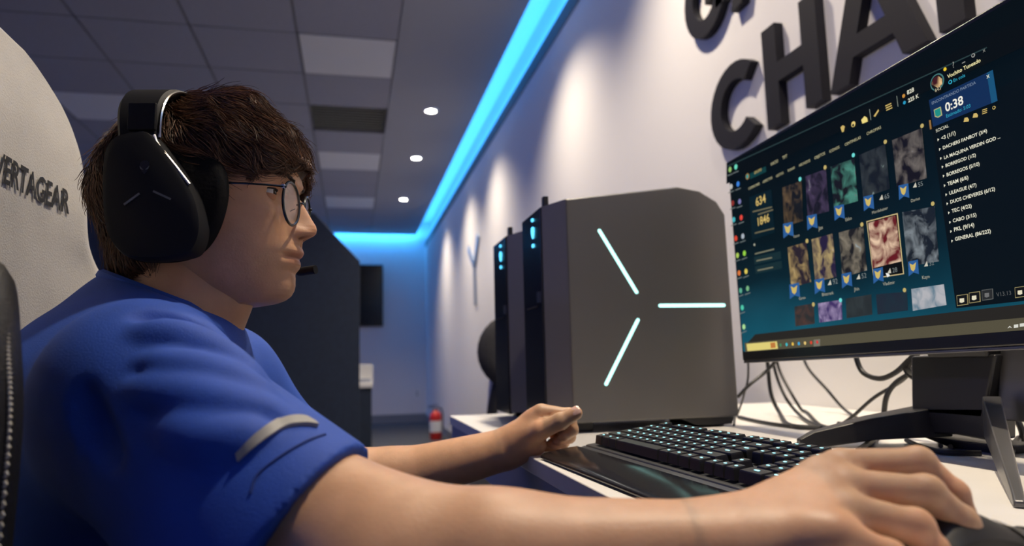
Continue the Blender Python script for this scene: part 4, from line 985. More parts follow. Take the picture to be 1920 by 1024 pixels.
L_f = [px_chain([(1017, 773, .972), (1068, 779, .968), (1072, 806, .962), (1058, 817, .957)]),
       px_chain([(1012, 777, .990), (1066, 791, .986), (1067, 819, .975), (1047, 826, .967)]),
       px_chain([(1004, 783, 1.006), (1058, 801, 1.002), (1056, 829, .988), (1035, 832, .976)]),
       px_chain([(996, 791, 1.020), (1043, 813, 1.016), (1041, 836, 1.002), (1022, 838, .990)])]
L_t = px_chain([(972, 826, .968), (1012, 808, .953), (1051, 790, .948), (1080, 775, .946)])
L_x = [(onD(960, 840, .985), onD(1000, 826, .99), 0.020, 0.018), (onD(975, 838, .975), onD(1004, 836, .972), 0.016, 0.013)]
handL = build_hand(WLft, L_f, L_t, L_x, EL, 0.0225)
for hd in (handR, handL): body.p += [q for q in hd.p if not any(q is w for w in body.p)]
dR = (WR-ER)/np.linalg.norm(WR-ER); dL = (WLft-EL)/np.linalg.norm(WLft-EL)
cutR, cutL = WR-dR*0.004, WLft-dL*0.004
arms_cut = Sdf(); arms_cut.p = list(body.p)
class _Wedge(Sdf): pass
V, Fq = body.mesh((-0.37, 0.34, 0.42), (0.36, 1.12, 1.03), 0.0034)
# trim the forearm ends that reach into the hands
cenF = V[Fq].mean(1)
keep = ~((((cenF-cutR)@dR > 0) & (np.linalg.norm(cenF-WR, axis=1) < 0.08)) | (((cenF-cutL)@dL > 0) & (np.linalg.norm(cenF-WLft, axis=1) < 0.08)))
parts_V.append(V); parts_F.append(Fq[keep]); parts_T.append(np.ones((len(V), 3)))
for hd, W, d, cut in ((handR, WR, dR, cutR), (handL, WLft, dL, cutL)):
    pts = np.array([p for q in hd.p if q[0] == 'c' for p in q[1:3]])
    pts = pts[(pts-W)@d > -0.03]
    V, Fq = hd.mesh(pts.min(0)-0.03, pts.max(0)+0.025, 0.0014)
    cenF = V[Fq].mean(1); keep = (cenF-(cut-d*0.0035))@d > 0
    parts_V.append(V); parts_F.append(Fq[keep])
    T_ = np.ones((len(V), 3))
    for f in (R_f if hd is handR else L_f)+[R_t if hd is handR else L_t]:      # redder knuckles and tips
        for j, am in ((0, 0.18), (1, 0.22), (3, 0.35)):
            m = np.exp(-(np.linalg.norm(V-f[j], axis=1)/0.013)**2)[:, None]*am; T_ = T_*(1-m)+m*np.array((1.0, 0.72, 0.68))
    parts_T.append(T_)
off = 0; AV, AF, AT = [], [], []
vi = 0; fi = 0
# vertex blocks and face blocks are matched in order (head has one extra empty face block)
parts_F.pop(1)
for v, f, t in zip(parts_V, parts_F, parts_T):
    AV.append(v); AF.append(np.asarray(f)+off); AT.append(t); off += len(v)
AV, AF, AT = np.concatenate(AV), np.concatenate(AF), np.concatenate(AT)
m_skin = mat('skin', (0.62, 0.35, 0.205), 0.46, noise=0.07, nscale=55, bump=0.10, bscale=420, sss=0.22, spec=0.4)
attr_color(m_skin, 'tint')
PB = (-0.2, 0.78, 0.0)
me = bpy.data.meshes.new('person'); vloc = AV-np.array((-0.2, 0.78, 0.42))
me.from_pydata(vloc.tolist(), [], AF.tolist()); me.update(); me.materials.append(m_skin)
at = me.attributes.new('tint', 'FLOAT_COLOR', 'POINT'); at.data.foreach_set('color', np.concatenate([AT, np.ones((len(AT), 1))], 1).astype(np.float32).ravel())
bm = bmesh.new(); bm.from_mesh(me); used = [v for v in bm.verts if not v.link_faces]; bmesh.ops.delete(bm, geom=used, context='VERTS'); bm.to_mesh(me); bm.free()
me.polygons.foreach_set('use_smooth', [True]*len(me.polygons))
person = bpy.data.objects.new('person', me); link(person, (-0.2, 0.78, 0.42))
tag(person, 'seated person in a blue t-shirt with glasses and headset, hand on mouse', 'person')
# nails
m_nail = mat('nail', (0.72, 0.46, 0.38), 0.25)
def nail(a, b, up, w, L, r):
    d = (b-a)/np.linalg.norm(b-a); s = np.cross(d, up); s /= np.linalg.norm(s); u = np.cross(s, d); vs_, fs_ = [], []
    for i in range(6):
        x = i/5; hw = w*(1-0.25*abs(2*x-1)**3)
        for k in range(7):
            y = -1+2*k/6; p = b+d*(r*0.85-L*(1-x))+s*hw*y+u*(r*1.02-0.30*w*y*y-(0.0012 if x == 1 else 0)-0.0010*x); vs_.append(p)
    n = len(vs_); vs_ += [p-u*0.0012 for p in vs_]
    for i in range(5):
        for k in range(6): a_ = i*7+k; fs_ += [(a_, a_+1, a_+8, a_+7), (n+a_, n+a_+7, n+a_+8, n+a_+1)]
    return MB().add(vs_, fs_).build('nail', m_nail, person, smooth=True)
nail(L_t[2], L_t[3], A3((-0.1, -0.75, 0.65)), 0.0066, 0.0125, 0.0090)
for f, r in zip(R_f, (0.0074, 0.0076, 0.0073, 0.0066)):
    d = f[3]-f[2]; up = A3((0.75, 0, 0.66)); nail(f[2], f[3], up, 0.0055, 0.011, r)
# eyes
m_lash = mat('lashes', (0.012, 0.007, 0.005), 0.6)
for sg in (-1, 1):
    lp = []
    for k in range(15):
        a = math.radians(-75+150*k/14); ee = math.radians(15)*(0.45+0.55*math.cos(a*0.85)); lp.append(EYE[sg]+HB.T@(A3((math.cos(ee)*math.cos(a), math.cos(ee)*math.sin(a), math.sin(ee)))*0.0130))
    MB().tube(lp, [0.0003]+[0.0008]*13+[0.0003], 6).build('eyelashes', m_lash, person, smooth=True)
m_eye = bpy.data.materials.new('eyeball'); m_eye.use_nodes = True; nt = m_eye.node_tree; b = nt.nodes['Principled BSDF']; b.inputs['Roughness'].default_value = 0.12
tc = nt.nodes.new('ShaderNodeTexCoord'); dt = nt.nodes.new('ShaderNodeVectorMath'); dt.operation = 'DOT_PRODUCT'; dt.inputs[1].default_value = tuple(hf)
nm = nt.nodes.new('ShaderNodeVectorMath'); nm.operation = 'NORMALIZE'; nt.links.new(tc.outputs['Object'], nm.inputs[0]); nt.links.new(nm.outputs[0], dt.inputs[0])
r = nt.nodes.new('ShaderNodeValToRGB'); r.color_ramp.interpolation = 'CONSTANT'; e = r.color_ramp.elements
e[0].position = 0; e[0].color = (0.70, 0.66, 0.62, 1); e[1].position = 0.88; e[1].color = (0.05, 0.022, 0.012, 1); k = e.new(0.972); k.color = (0.004, 0.004, 0.004, 1)
nt.links.new(dt.outputs['Value'], r.inputs['Fac']); nt.links.new(r.outputs['Color'], b.inputs['Base Color'])
for sg in (-1, 1):
    mb = MB().lathe([(0.0121*math.sin(a), -0.0121*math.cos(a)) for a in np.linspace(0.001, PI-0.001, 17)], tuple(EYE[sg]), 24); mb.build('eye', m_eye, person, smooth=True, loc=tuple(EYE[sg]))

# ------------------------------------------------------------------ t-shirt
m_shirt = mat('blue_jersey', (0.014, 0.072, 0.42), 0.75, noise=0.06, nscale=30, bump=0.25, bscale=900)
m_strip = mat('reflective_tape', (0.36, 0.35, 0.33), 0.65, 0.0)
m_thread = mat('seam_thread', (0.010, 0.035, 0.20), 0.8)
shirt = Sdf()
shirt.ell((-0.205, 0.785, 0.79), (0.122, 0.172, 0.170), 0.06)
shirt.ell((-0.240, 0.785, 0.825), (0.096, 0.150, 0.122), 0.05)
shirt.cone((-0.205, 0.785, 0.70), (-0.235, 0.785, 0.52), 0.135, 0.135, 0.06)
shirt.cone((-0.195, 0.785, 0.915), SR, 0.052, 0.060, 0.05); shirt.cone((-0.195, 0.785, 0.915), SL, 0.052, 0.060, 0.05)
shirt.cone((-0.200, 0.785, 0.935), (-0.178, 0.785, 0.900), 0.056, 0.060, 0.035)
cfR = SR+(ER-SR)*0.745; cfL = SL+(EL-SL)*0.70
shirt.cone(SR, SR+(ER-SR)*0.98, 0.063, 0.0545, 0.045); shirt.cone(SL, SL+(EL-SL)*0.95, 0.062, 0.056, 0.045)
shirt.cone(SR+A3((0.0, 0.01, -0.03)), cfR+A3((-0.03, 0.0, -0.045)), 0.05, 0.048, 0.05)      # slack under the sleeve
smooth_shirt = Sdf(); smooth_shirt.p = list(shirt.p)
def fold(pts, r, dep, k, op):
    P = []
    for x, y in pts:
        p, n = smooth_shirt.march(x, y); P.append(p+n*dep)
    P = spline(P, 4); m = len(P)
    for i in range(m-1):
        t0, t1 = i/(m-1), (i+1)/(m-1); s0, s1 = math.sin(PI*min(1, max(0, t0)))**0.6+0.05, math.sin(PI*t1)**0.6+0.05 if t1 < 1 else 0.05
        shirt.cone(P[i], P[i+1], r*s0, r*s1, k, op)
V_ = [[(246, 592), (330, 604), (409, 640), (471, 690)], [(300, 650), (389, 679), (460, 701), (505, 726)], [(255, 697), (330, 710), (400, 729), (495, 755)], [(250, 760), (340, 765), (430, 780), (520, 790)],
      [(150, 720), (175, 800), (225, 880)]]
for v in V_: fold(v, 0.0100, 0.0030, 0.009, 'd')
R_ = [[(260, 620), (340, 632), (420, 668), (490, 712)], [(270, 675), (350, 692), (430, 712), (510, 745)], [(240, 728), (340, 742), (430, 760), (530, 772)], [(300, 800), (400, 825), (500, 812)]]
for v in R_: fold(v, 0.0085, -0.0040, 0.015, 'u')
fold_shirt = Sdf(); fold_shirt.p = list(shirt.p)
nk = Sdf(); nk.cone((-0.20, 0.785, 0.85), (-0.135, 0.779, 1.10), 0.062, 0.064, 0.01)
shirt.half((-0.185, 0.785, 0.960), (0.38, 0, 0.93), 0.004)
neckhole = Sdf(); neckhole.cone((-0.193, 0.785, 0.915), (-0.165, 0.781, 1.02), 0.060, 0.066, 0.01); shirt.sub(neckhole, 0.006)
def cut_sleeve(S_, E, cf, extra):
    d = (E-S_)/np.linalg.norm(E-S_)
    return d
dSR, dSL = cut_sleeve(SR, ER, cfR, 0), cut_sleeve(SL, EL, cfL, 0)
for cf, d, S_, E, r0, r1 in ((cfR, dSR, SR, ER, 0.052, 0.0415), (cfL, dSL, SL, EL, 0.050, 0.040)):
    hole = Sdf(); hole.cone(cf-d*0.012, cf+d*0.12, 0.0450, 0.0465, 0.01); shirt.sub(hole, 0.004)
lo, h, g = shirt.grid((-0.38, 0.33, 0.50), (0.10, 1.13, 1.01), 0.0032)
# sleeve ends and hem: cut only the sleeve side of each plane
ax = [lo[i]+h*np.arange(g.shape[i]) for i in range(3)]
G = np.stack(np.meshgrid(*ax, indexing='ij'), -1)
for cf, d in ((cfR, dSR), (cfL, dSL)):
    near = np.linalg.norm(G-(cf+d*0.06), axis=-1)-0.10
    hn = A3((0.76, -0.36, -0.54)) if cf is cfR else d
    pl = (G-cf)@(hn/np.linalg.norm(hn))
    g = np.maximum(g, np.minimum(pl, -near)).astype(np.float32)
del G
g[0] = g[-1] = 0.05; g[:, 0] = g[:, -1] = 0.05; g[:, :, 0] = g[:, :, -1] = 0.05
Vs, Fs = nets(lo, h, g)
tee = raw_obj('t_shirt', Vs, Fs, m_shirt, person, loc=WL['person'])
tee['label'] = 'blue short-sleeved t-shirt'
sm = tee.modifiers.new('smooth', 'SMOOTH'); sm.factor = 0.5; sm.iterations = 3
def on_shirt(pts, off): return [shirt.march(x, y, off) for x, y in pts]
# reflective tape on the sleeve
top_ = spline([(443, 850, 0), (478, 815, 0), (528, 787, 0), (566, 784, 0), (590, 795, 0)], 5); bot_ = spline([(447, 866, 0), (484, 833, 0), (532, 804, 0), (570, 798, 0), (596, 801, 0)], 5)
vs_, fs_ = [], []
for a, b_ in zip(top_, bot_):
    for o in (0.0016, -0.002):
        for q in (a, b_):
            p, n_ = fold_shirt.march(q[0], q[1]); vs_.append(p+n_*(o+0.001))
for i in range(len(top_)-1):
    a = 4*i; fs_ += [(a, a+1, a+5, a+4), (a+2, a+6, a+7, a+3), (a, a+4, a+6, a+2), (a+1, a+3, a+7, a+5)]
n = len(vs_); fs_ += [(0, 2, 3, 1), (n-4, n-3, n-1, n-2)]
stp = MB().add(vs_, fs_).build('reflective_strip', m_strip, tee, smooth=True); stp['label'] = 'grey reflective strip on the sleeve'
sp_ = [fold_shirt.march(x, y, 0.0002)[0] for x, y in ((470, 925), (484, 890), (531, 853), (575, 828), (610, 815))]
MB().tube(spline(sp_, 6), 0.0009, 5).build('hem_stitch', m_thread, tee, smooth=True)
# collar band
cb = []
cc_, nn = A3((-0.184, 0.7845, 0.9575)), A3((0.38, 0, 0.93)); nn = nn/np.linalg.norm(nn); e1 = np.cross((0, 1, 0), nn); e2 = A3((0, 1.0, 0))
for k in range(41):
    a = 2*PI*k/40; cb.append(cc_+e1*math.cos(a)*0.0650+e2*math.sin(a)*0.0640-nn*0.001)
MB().tube(cb, 0.0062, 8, cap=False).build('collar', m_shirt, tee, smooth=True)
# trousers and shoes (under the desk)
m_trs = mat('dark_denim', (0.02, 0.022, 0.03), 0.85, noise=0.2, nscale=150)
tr = Sdf(); tr.cone((-0.25, 0.785, 0.545), (-0.25, 0.785, 0.53), 0.128, 0.128, 0.05)
for s_ in (-1, 1):
    y = 0.785+s_*0.09; tr.cone((-0.22, y, 0.53), (0.17, y+s_*0.02, 0.535), 0.082, 0.062, 0.05); tr.cone((0.17, y+s_*0.02, 0.535), (0.16, y+s_*0.02, 0.12), 0.06, 0.045, 0.03)
Vt, Ft = tr.mesh((-0.42, 0.5, 0.07), (0.30, 1.07, 0.70), 0.010)
raw_obj('trousers', Vt, Ft, m_trs, person, loc=WL['person'])
sh_ = Sdf()
for s_ in (-1, 1):
    y = 0.785+s_*0.11; sh_.cone((0.14, y, 0.045), (0.32, y, 0.035), 0.043, 0.034, 0.03)
sh_.half((0, 0, 0.002), (0, 0, -1))
Vt, Ft = sh_.mesh((0.05, 0.55, -0.02), (0.40, 1.02, 0.12), 0.007); raw_obj('shoes', Vt, Ft, m_black, person, loc=WL['person'])

# ------------------------------------------------------------------ hair
hair = Sdf()
hair.ell(Hp(-0.005, 0, 1.083), (0.096, 0.079, 0.090), 0.02, B=HB)
hair.cone(Hp(-0.050, -0.026, 1.06), Hp(-0.046, -0.020, 1.008), 0.048, 0.034, 0.03); hair.cone(Hp(-0.050, 0.026, 1.06), Hp(-0.046, 0.020, 1.008), 0.048, 0.034, 0.03)
hair.cone(Hp(-0.042, -0.018, 1.003), Hp(-0.040, 0.018, 0.996), 0.034, 0.034, 0.02)
hair.cone(Hp(0.042, -0.030, 1.134), Hp(0.068, -0.028, 1.108), 0.032, 0.023, 0.02); hair.cone(Hp(0.042, 0.030, 1.134), Hp(0.068, 0.028, 1.108), 0.032, 0.023, 0.02)
hair.cone(Hp(0.080, -0.020, 1.112), Hp(0.090, -0.022, 1.098), 0.018, 0.010, 0.016); hair.cone(Hp(0.080, 0.018, 1.112), Hp(0.093, 0.010, 1.100), 0.018, 0.010, 0.016)
hair.cone(Hp(0.040, -0.062, 1.105), Hp(0.058, -0.058, 1.090), 0.022, 0.013, 0.02); hair.cone(Hp(0.040, 0.062, 1.105), Hp(0.058, 0.058, 1.090), 0.022, 0.013, 0.02)
hair.cone(Hp(0.012, -0.066, 1.10), Hp(0.022, -0.068, 1.055), 0.018, 0.009, 0.02); hair.cone(Hp(0.012, 0.066, 1.10), Hp(0.022, 0.068, 1.055), 0.018, 0.009, 0.02)
for q_ in (-1, 1): hair.cone(Hp(0.070, q_*0.046, 1.108), Hp(0.079, q_*0.047, 1.089), 0.018, 0.0115, 0.014)
face_cut = Sdf(); face_cut.ell(Hp(0.105, 0, 1.020), (0.085, 0.10, 0.059), 0.01, B=HB); hair.sub(face_cut, 0.012)
side_cut = Sdf()
Vh, Fh = hair.mesh(Hp(-0.16, 0, 0)+A3((-0.02, -0.11, 0.95)), Hp(0.12, 0, 0)+A3((0.02, 0.12, 1.21)), 0.003)
m_hair = mat('hair_brown', (0.040, 0.020, 0.012), 0.42, noise=0.3, nscale=60, bump=0.6, bscale=160, spec=0.35)
m_str = mat('hair_strand', (0.115, 0.060, 0.034), 0.38, spec=0.5); attr_color(m_str, 'tint')
cap_ = raw_obj('hair', Vh, Fh, m_hair, person, loc=WL['person']); cap_['label'] = 'thick wavy dark brown hair'
rng = np.random.default_rng(5)
NS, NP = 9000, 11
crown = Hp(-0.060, 0.0, 1.175)
i0 = rng.choice(len(Vh), NS*2); roots = Vh[i0]; nr = hair.normal(roots)
loc_ = (roots-Hc)@HB.T
ok = (nr[:, 2] > -0.55) & ~((loc_[:, 0] > 0.03) & (loc_[:, 2] < 1.080))
roots, nr = roots[ok][:NS], nr[ok][:NS]; ns = len(roots)
P = roots.copy(); path = [P.copy()]
seed = rng.normal(size=(ns, 3)); ln = rng.uniform(0.55, 1.25, ns); lift = np.abs(rng.normal(0.0, 0.0022, ns))+0.0006
wig = rng.uniform(0, 2*PI, ns)
step = 0.0052
for s_ in range(1, NP):
    L = (P-Hc)@HB.T
    flow = (P-crown); flow = flow/(np.linalg.norm(flow, axis=1, keepdims=True)+1e-6)
    fwd = np.clip((L[:, 0]+0.05)/0.08, 0, 1)[:, None]
    flow = flow*(1-0.55*fwd)+0.55*fwd*(hf*0.9-hz*0.45+hl*np.sin(L[:, 1:2]*70+L[:, 2:3]*55)*0.35)
    n_ = hair.normal(P)
    cl = np.stack([np.sin(L[:, 0]*150+L[:, 1]*90), np.cos(L[:, 1]*160+L[:, 2]*70), np.sin(L[:, 2]*140+L[:, 0]*60)], -1)
    D_v = flow+0.34*cl+0.10*seed
    D_v -= n_*np.sum(D_v*n_, axis=1, keepdims=True); D_v /= np.linalg.norm(D_v, axis=1, keepdims=True)+1e-6
    P = P+D_v*(step*ln)[:, None]
    dd = hair.eval(P); tgt = lift*(s_/NP)*2.2+0.0008*np.sin(wig+s_*0.9)
    P = P+hair.normal(P)*(tgt-dd)[:, None]; path.append(P.copy())
path = np.stack(path, 1)
# a few stray hairs that stand off the crown and the nape
Rr = (np.linspace(1, 0.12, NP)**0.7)[None]*rng.uniform(0.00042, 0.00085, (ns, 1))
tan = np.gradient(path, axis=1); tan /= np.linalg.norm(tan, axis=2, keepdims=True)+1e-9
a_ = np.cross(tan, A3((0.31, 0.52, 0.79))); a_ /= np.linalg.norm(a_, axis=2, keepdims=True)+1e-9; b2 = np.cross(tan, a_)
ring = np.stack([path+Rr[..., None]*(math.cos(q)*a_+math.sin(q)*b2) for q in (0, 2*PI/3, 4*PI/3)], 2).reshape(-1, 3)
base_i = (np.arange(ns)[:, None, None]*NP+np.arange(NP-1)[None, :, None])*3+np.arange(3)[None, None]
nxt = (np.arange(3)+1) % 3
nb = (np.arange(ns)[:, None, None]*NP+np.arange(NP-1)[None, :, None])*3+nxt[None, None]
FS = np.stack([base_i, nb, nb+3, base_i+3], -1).reshape(-1, 4)
st_o = raw_obj('hair_strands', ring, FS, m_str, cap_, loc=WL['person']); st_o['kind'] = 'stuff'
tn = np.repeat(np.exp(rng.normal(0, 0.45, (ns, 1)))*np.array([[1.0, 0.94, 0.88]]), NP*3, 0)
at = st_o.data.attributes.new('tint', 'FLOAT_COLOR', 'POINT'); at.data.foreach_set('color', np.concatenate([tn, np.ones((len(tn), 1))], 1).astype(np.float32).ravel())
# eyebrows
for sg in (-1, 1):
    mb = MB()
    for i in range(130):
        u = rng.uniform(0, 1); l0 = sg*(0.014+0.036*u); z0 = 1.0745+0.0045*math.sin(u*2.2)+rng.normal(0, 0.0011)
        f0 = face_at(l0, z0); p0 = Hp(f0, l0, z0); l1 = l0+sg*0.006; z1 = z0+0.002-0.003*u; p1 = Hp(face_at(l1, z1)+0.0008, l1, z1)
        mb.tube([p0, (p0+p1)/2+hf*0.001, p1], [0.0003, 0.0003, 0.0001], 3, cap=False)
    mb.build('eyebrow', m_hair, person, smooth=True)

# ------------------------------------------------------------------ glasses
m_frame = mat('glasses_frame', (0.05, 0.055, 0.06), 0.22, 0.85)
m_lens = mat('lens_glass', (1, 1, 1), 0.02, trans=1.0, alpha=0.22, spec=0.5)
gl = empty('eyeglasses', tuple(Hp(0.09, 0, 1.05)), 'thin round metal eyeglasses worn on the face', 'glasses')
GF, GZ = 0.0965, 1.0495
for sg in (-1, 1):
    c0 = Hp(GF, sg*0.0330, GZ); rr = 0.0218
    wrap = sg*0.10
    rim_ = [c0+hl*rr*1.03*math.cos(a)+hz*rr*math.sin(a)-hf*(0.0022*sg*math.cos(a)) for a in np.linspace(0, 2*PI, 49)]
    MB().tube(rim_, 0.0015, 8, cap=False).build('rim', m_frame, gl, smooth=True)
    ln_ = [c0+hl*(rr-0.0006)*1.03*math.cos(a)+hz*(rr-0.0006)*math.sin(a)-hf*(0.0022*sg*math.cos(a)) for a in np.linspace(0, 2*PI, 40, endpoint=False)]
    MB().prism([p-hf*0.0005 for p in ln_], hf*0.001).build('lens', m_lens, gl)
    tp0 = Hp(GF-0.003, sg*0.0560, GZ+0.0125); tp1 = Hp(0.055, sg*0.0735, GZ+0.0115); tp2 = Hp(-0.01, sg*0.078, GZ+0.0105)
    MB().tube(spline([Hp(GF-0.0018, sg*0.0525, GZ+0.0125), tp0, tp1, tp2], 6), 0.0011, 6).build('temple_arm', m_frame, gl, smooth=True)
    MB().obox((tp0+Hp(GF-0.0018, sg*0.0525, GZ+0.0125))/2, hl*0.002, hf*0.0016, hz*0.002).build('hinge', m_chrome, gl)
    MB().tube(spline([Hp(GF-0.001, sg*0.0135, GZ-0.001), Hp(GF-0.006, sg*0.0125, GZ-0.003), Hp(GF-0.007, sg*0.0105, GZ-0.005)], 4), 0.0005, 6).build('nose_pad', m_frame, gl, smooth=True)
MB().tube(spline([Hp(GF, -0.0112, GZ+0.0035), Hp(GF+0.003, -0.005, GZ+0.0068), Hp(GF+0.003, 0.005, GZ+0.0068), Hp(GF, 0.0112, GZ+0.0035)], 6), 0.0010, 8).build('bridge', m_frame, gl, smooth=True)

# ------------------------------------------------------------------ headset
m_hs = mat('headset_black', (0.009, 0.0095, 0.012), 0.6, spec=0.2)
m_cush = mat('headset_cushion', (0.005, 0.005, 0.006), 0.8, spec=0.15, bump=0.2, bscale=300)
m_hsil = mat('headset_silver', (0.62, 0.60, 0.56), 0.25, 1.0)
m_hbar = mat('headset_bar_grey', (0.16, 0.16, 0.16), 0.4)
hs = empty('headset', tuple(Hp(-0.01, 0, 1.0)), 'large black over-ear headset with boom microphone, silver edge on the band', 'headset')
outl = [(-0.030, 1.103), (-0.010, 1.099), (0.024, 1.053), (0.036, 1.020), (0.034, 0.996), (0.022, 0.986), (-0.020, 0.984), (-0.040, 0.996), (-0.050, 1.022), (-0.053, 1.075), (-0.046, 1.096)]
def ring_pts(poly, l, grow, n=6):
    c = np.mean(np.array(poly), 0); q = [c+(np.array(p)-c)*grow for p in poly]; q = spline(q+[q[0]], n)[:-1]; return [Hp(x, l, z) for x, z in q]
for sg in (-1, 1):
    rings = [ring_pts(outl, sg*0.088, 1.0), ring_pts(outl, sg*0.102, 1.0), ring_pts(outl, sg*0.108, 0.96), ring_pts(outl, sg*0.111, 0.84)]
    vs_ = [p for r_ in rings for p in r_]; n = len(rings[0]); fs_ = [(i*n+k, i*n+(k+1) % n, (i+1)*n+(k+1) % n, (i+1)*n+k) for i in range(3) for k in range(n)]
    fs_ += [tuple(range(n))[::-1], tuple(range(3*n, 4*n))]
    cup = MB().add(vs_, fs_).build('ear_cup', m_hs, hs, smooth=True)
    co = [(-0.034, 1.092), (0.012, 1.094), (0.042, 1.080), (0.0505, 1.050), (0.042, 1.012), (0.024, 0.990), (-0.006, 0.984), (-0.040, 0.990), (-0.057, 1.02), (-0.056, 1.065)]
    rings = [ring_pts(co, sg*0.070, 0.80), ring_pts(co, sg*0.072, 0.93), ring_pts(co, sg*0.079, 1.0), ring_pts(co, sg*0.086, 0.96), ring_pts(co, sg*0.090, 0.85)]
    vs_ = [p for r_ in rings for p in r_]; n = len(rings[0]); fs_ = [(i*n+k, i*n+(k+1) % n, (i+1)*n+(k+1) % n, (i+1)*n+k) for i in range(4) for k in range(n)]
    fs_ += [tuple(range(n))[::-1], tuple(range(4*n, 5*n))]
    MB().add(vs_, fs_).build('ear_cushion', m_cush, hs, smooth=True)
    lx = sg*0.1112
    for (f0, z0), (f1, z1) in (((-0.030, 1.0325), (-0.017, 1.0425)), ((-0.005, 1.0445), (0.0105, 1.0370))):
        p, q = Hp(f0, lx, z0), Hp(f1, lx, z1); t_ = (q-p)/np.linalg.norm(q-p); MB().obox((p+q)/2, t_*np.linalg.norm(q-p)/2, np.cross(t_, hl)*0.0009, hl*0.0006).build('light_bar', m_hbar, cup)
    hd_ = [(0, -1.25), (0.55, -0.55), (0.85, 0.25), (0.75, 0.85), (0.35, 1.2), (-0.35, 1.2), (-0.75, 0.85), (-0.85, 0.25), (-0.55, -0.55)]
    c0 = np.array((-0.0135, 1.0665))
    MB().prism([Hp(c0[0]+u*0.0050, lx, c0[1]+v*0.0052) for u, v in hd_], hl*sg*0.0004).build('emblem', m_black, cup)
    for eu in (-1, 1): MB().prism([Hp(c0[0]+eu*0.0042, lx+sg*0.0005, c0[1]+0.0012), Hp(c0[0]+eu*0.0010, lx+sg*0.0005, c0[1]-0.0022), Hp(c0[0]+eu*0.0034, lx+sg*0.0005, c0[1]-0.0016)], hl*sg*0.0003).build('emblem_eye', m_hbar, cup)
    MB().tube(spline([Hp(-0.0086, sg*0.1055, 1.0985), Hp(-0.004, sg*0.1070, 1.0885), Hp(0.0105, sg*0.1072, 1.0705), Hp(0.0250, sg*0.1072, 1.0515)], 6), 0.0013, 6).build('cup_edge', m_hsil, hs, smooth=True)
    MB().obox(Hp(-0.021, sg*0.1035, 1.1165), hf*0.0125, hl*0.0022, hz*0.013).build('slider', m_hs, hs, bevel=0.001)
# headband: arch over the head
arc_, n_arc = [], 40
def band_pt(t, f, grow): 
    a = PI*t; return Hp(f, -math.cos(a)*(0.098+grow), 1.098+math.sin(a)**0.80*(0.0690+grow))
vs_, fs_ = [], []
for i in range(n_arc+1):
    t = i/n_arc; fc = -0.0255-0.008*math.sin(PI*t); hw = 0.019+0.005*math.sin(PI*t)
    for f_, g_ in ((fc-hw, 0.0), (fc-hw*0.8, 0.0045), (fc+hw*0.8, 0.0045), (fc+hw, 0.0), (fc+hw*0.8, -0.005), (fc-hw*0.8, -0.005)): vs_.append(band_pt(t, f_, g_))
for i in range(n_arc):
    for k in range(6): fs_.append((i*6+k, i*6+(k+1) % 6, (i+1)*6+(k+1) % 6, (i+1)*6+k))
fs_ += [(0, 1, 2, 3, 4, 5), tuple(n_arc*6+k for k in (5, 4, 3, 2, 1, 0))]
MB().add(vs_, fs_).build('headband', m_hs, hs, smooth=True)
MB().tube([band_pt(i/n_arc, -0.0255-0.008*math.sin(PI*i/n_arc)+0.019+0.005*math.sin(PI*i/n_arc), 0.0015) for i in range(n_arc+1)], 0.0014, 6).build('band_edge', m_hsil, hs, smooth=True)
MB().tube(spline([Hp(0.03, 0.098, 1.005), Hp(0.055, 0.090, 0.994), Hp(0.078, 0.066, 0.9925), Hp(0.0985, 0.052, 0.9930), Hp(0.1025, 0.050, 0.9932)], 6), [0.0028]*13+[0.0050]*12, 10).build('microphone_boom', m_hs, hs, smooth=True)

# ------------------------------------------------------------------ gaming chair
m_wht = mat('chair_white_leather', (0.60, 0.57, 0.51), 0.55, noise=0.05, nscale=18, bump=0.3, bscale=500)
m_blk = mat('chair_black_leather', (0.014, 0.014, 0.015), 0.42, bump=0.35, bscale=420)
m_thr = mat('white_thread', (0.55, 0.52, 0.46), 0.7)
gc = empty('gaming_chair', (-0.30, 0.785, 0.0), 'white gaming chair with black lettering and stitched black bolsters', 'chair')
YC = 0.787
hw_tab = [(0.45, 0.20), (0.60, 0.22), (0.80, 0.235), (0.90, 0.245), (0.96, 0.250), (0.99, 0.243), (1.015, 0.222), (1.04, 0.192), (1.08, 0.184), (1.12, 0.184), (1.15, 0.180), (1.18, 0.166), (1.20, 0.145), (1.215, 0.112), (1.226, 0.07), (1.231, 0.02)]
wf_tab = [(0.45, 0.06), (0.90, 0.075), (0.97, 0.06), (1.02, 0.03), (1.06, 0.022), (1.23, 0.0)]
xb_tab = [(0.45, -0.335), (0.70, -0.352), (0.90, -0.352), (1.0, -0.342), (1.08, -0.334), (1.15, -0.335), (1.23, -0.345)]
def chair_x(y, z):
    hw = smooth_itp(z, hw_tab); s = np.clip(np.abs(y-YC)/np.maximum(hw, 0.02), 0, 1.2)
    return smooth_itp(z, xb_tab)+smooth_itp(z, wf_tab)*s**3-0.018*np.clip((s-0.86)/0.14, 0, 1)**2
nzc, nyc = 70, 40
zz = np.linspace(0.45, 1.231, nzc); vs_, fs_ = [], []
zz = 0.45+0.781*(1-(1-np.linspace(0, 1, nzc))**1.35)
for side in (0, 1):
    for z in zz:
        hw = float(itp(z, hw_tab))
        for k in range(nyc+1):
            s = -1+2*k/nyc; y = YC+hw*s; th_ = 0.075*math.sqrt(max(0.0, 1-abs(s)**3.0))*(1 if z < 1.19 else max(0.15, (1.236-z)/0.046))
            x = float(chair_x(y, z)); vs_.append((x if side == 0 else x-th_-0.004, y, z))
n = nzc*(nyc+1)
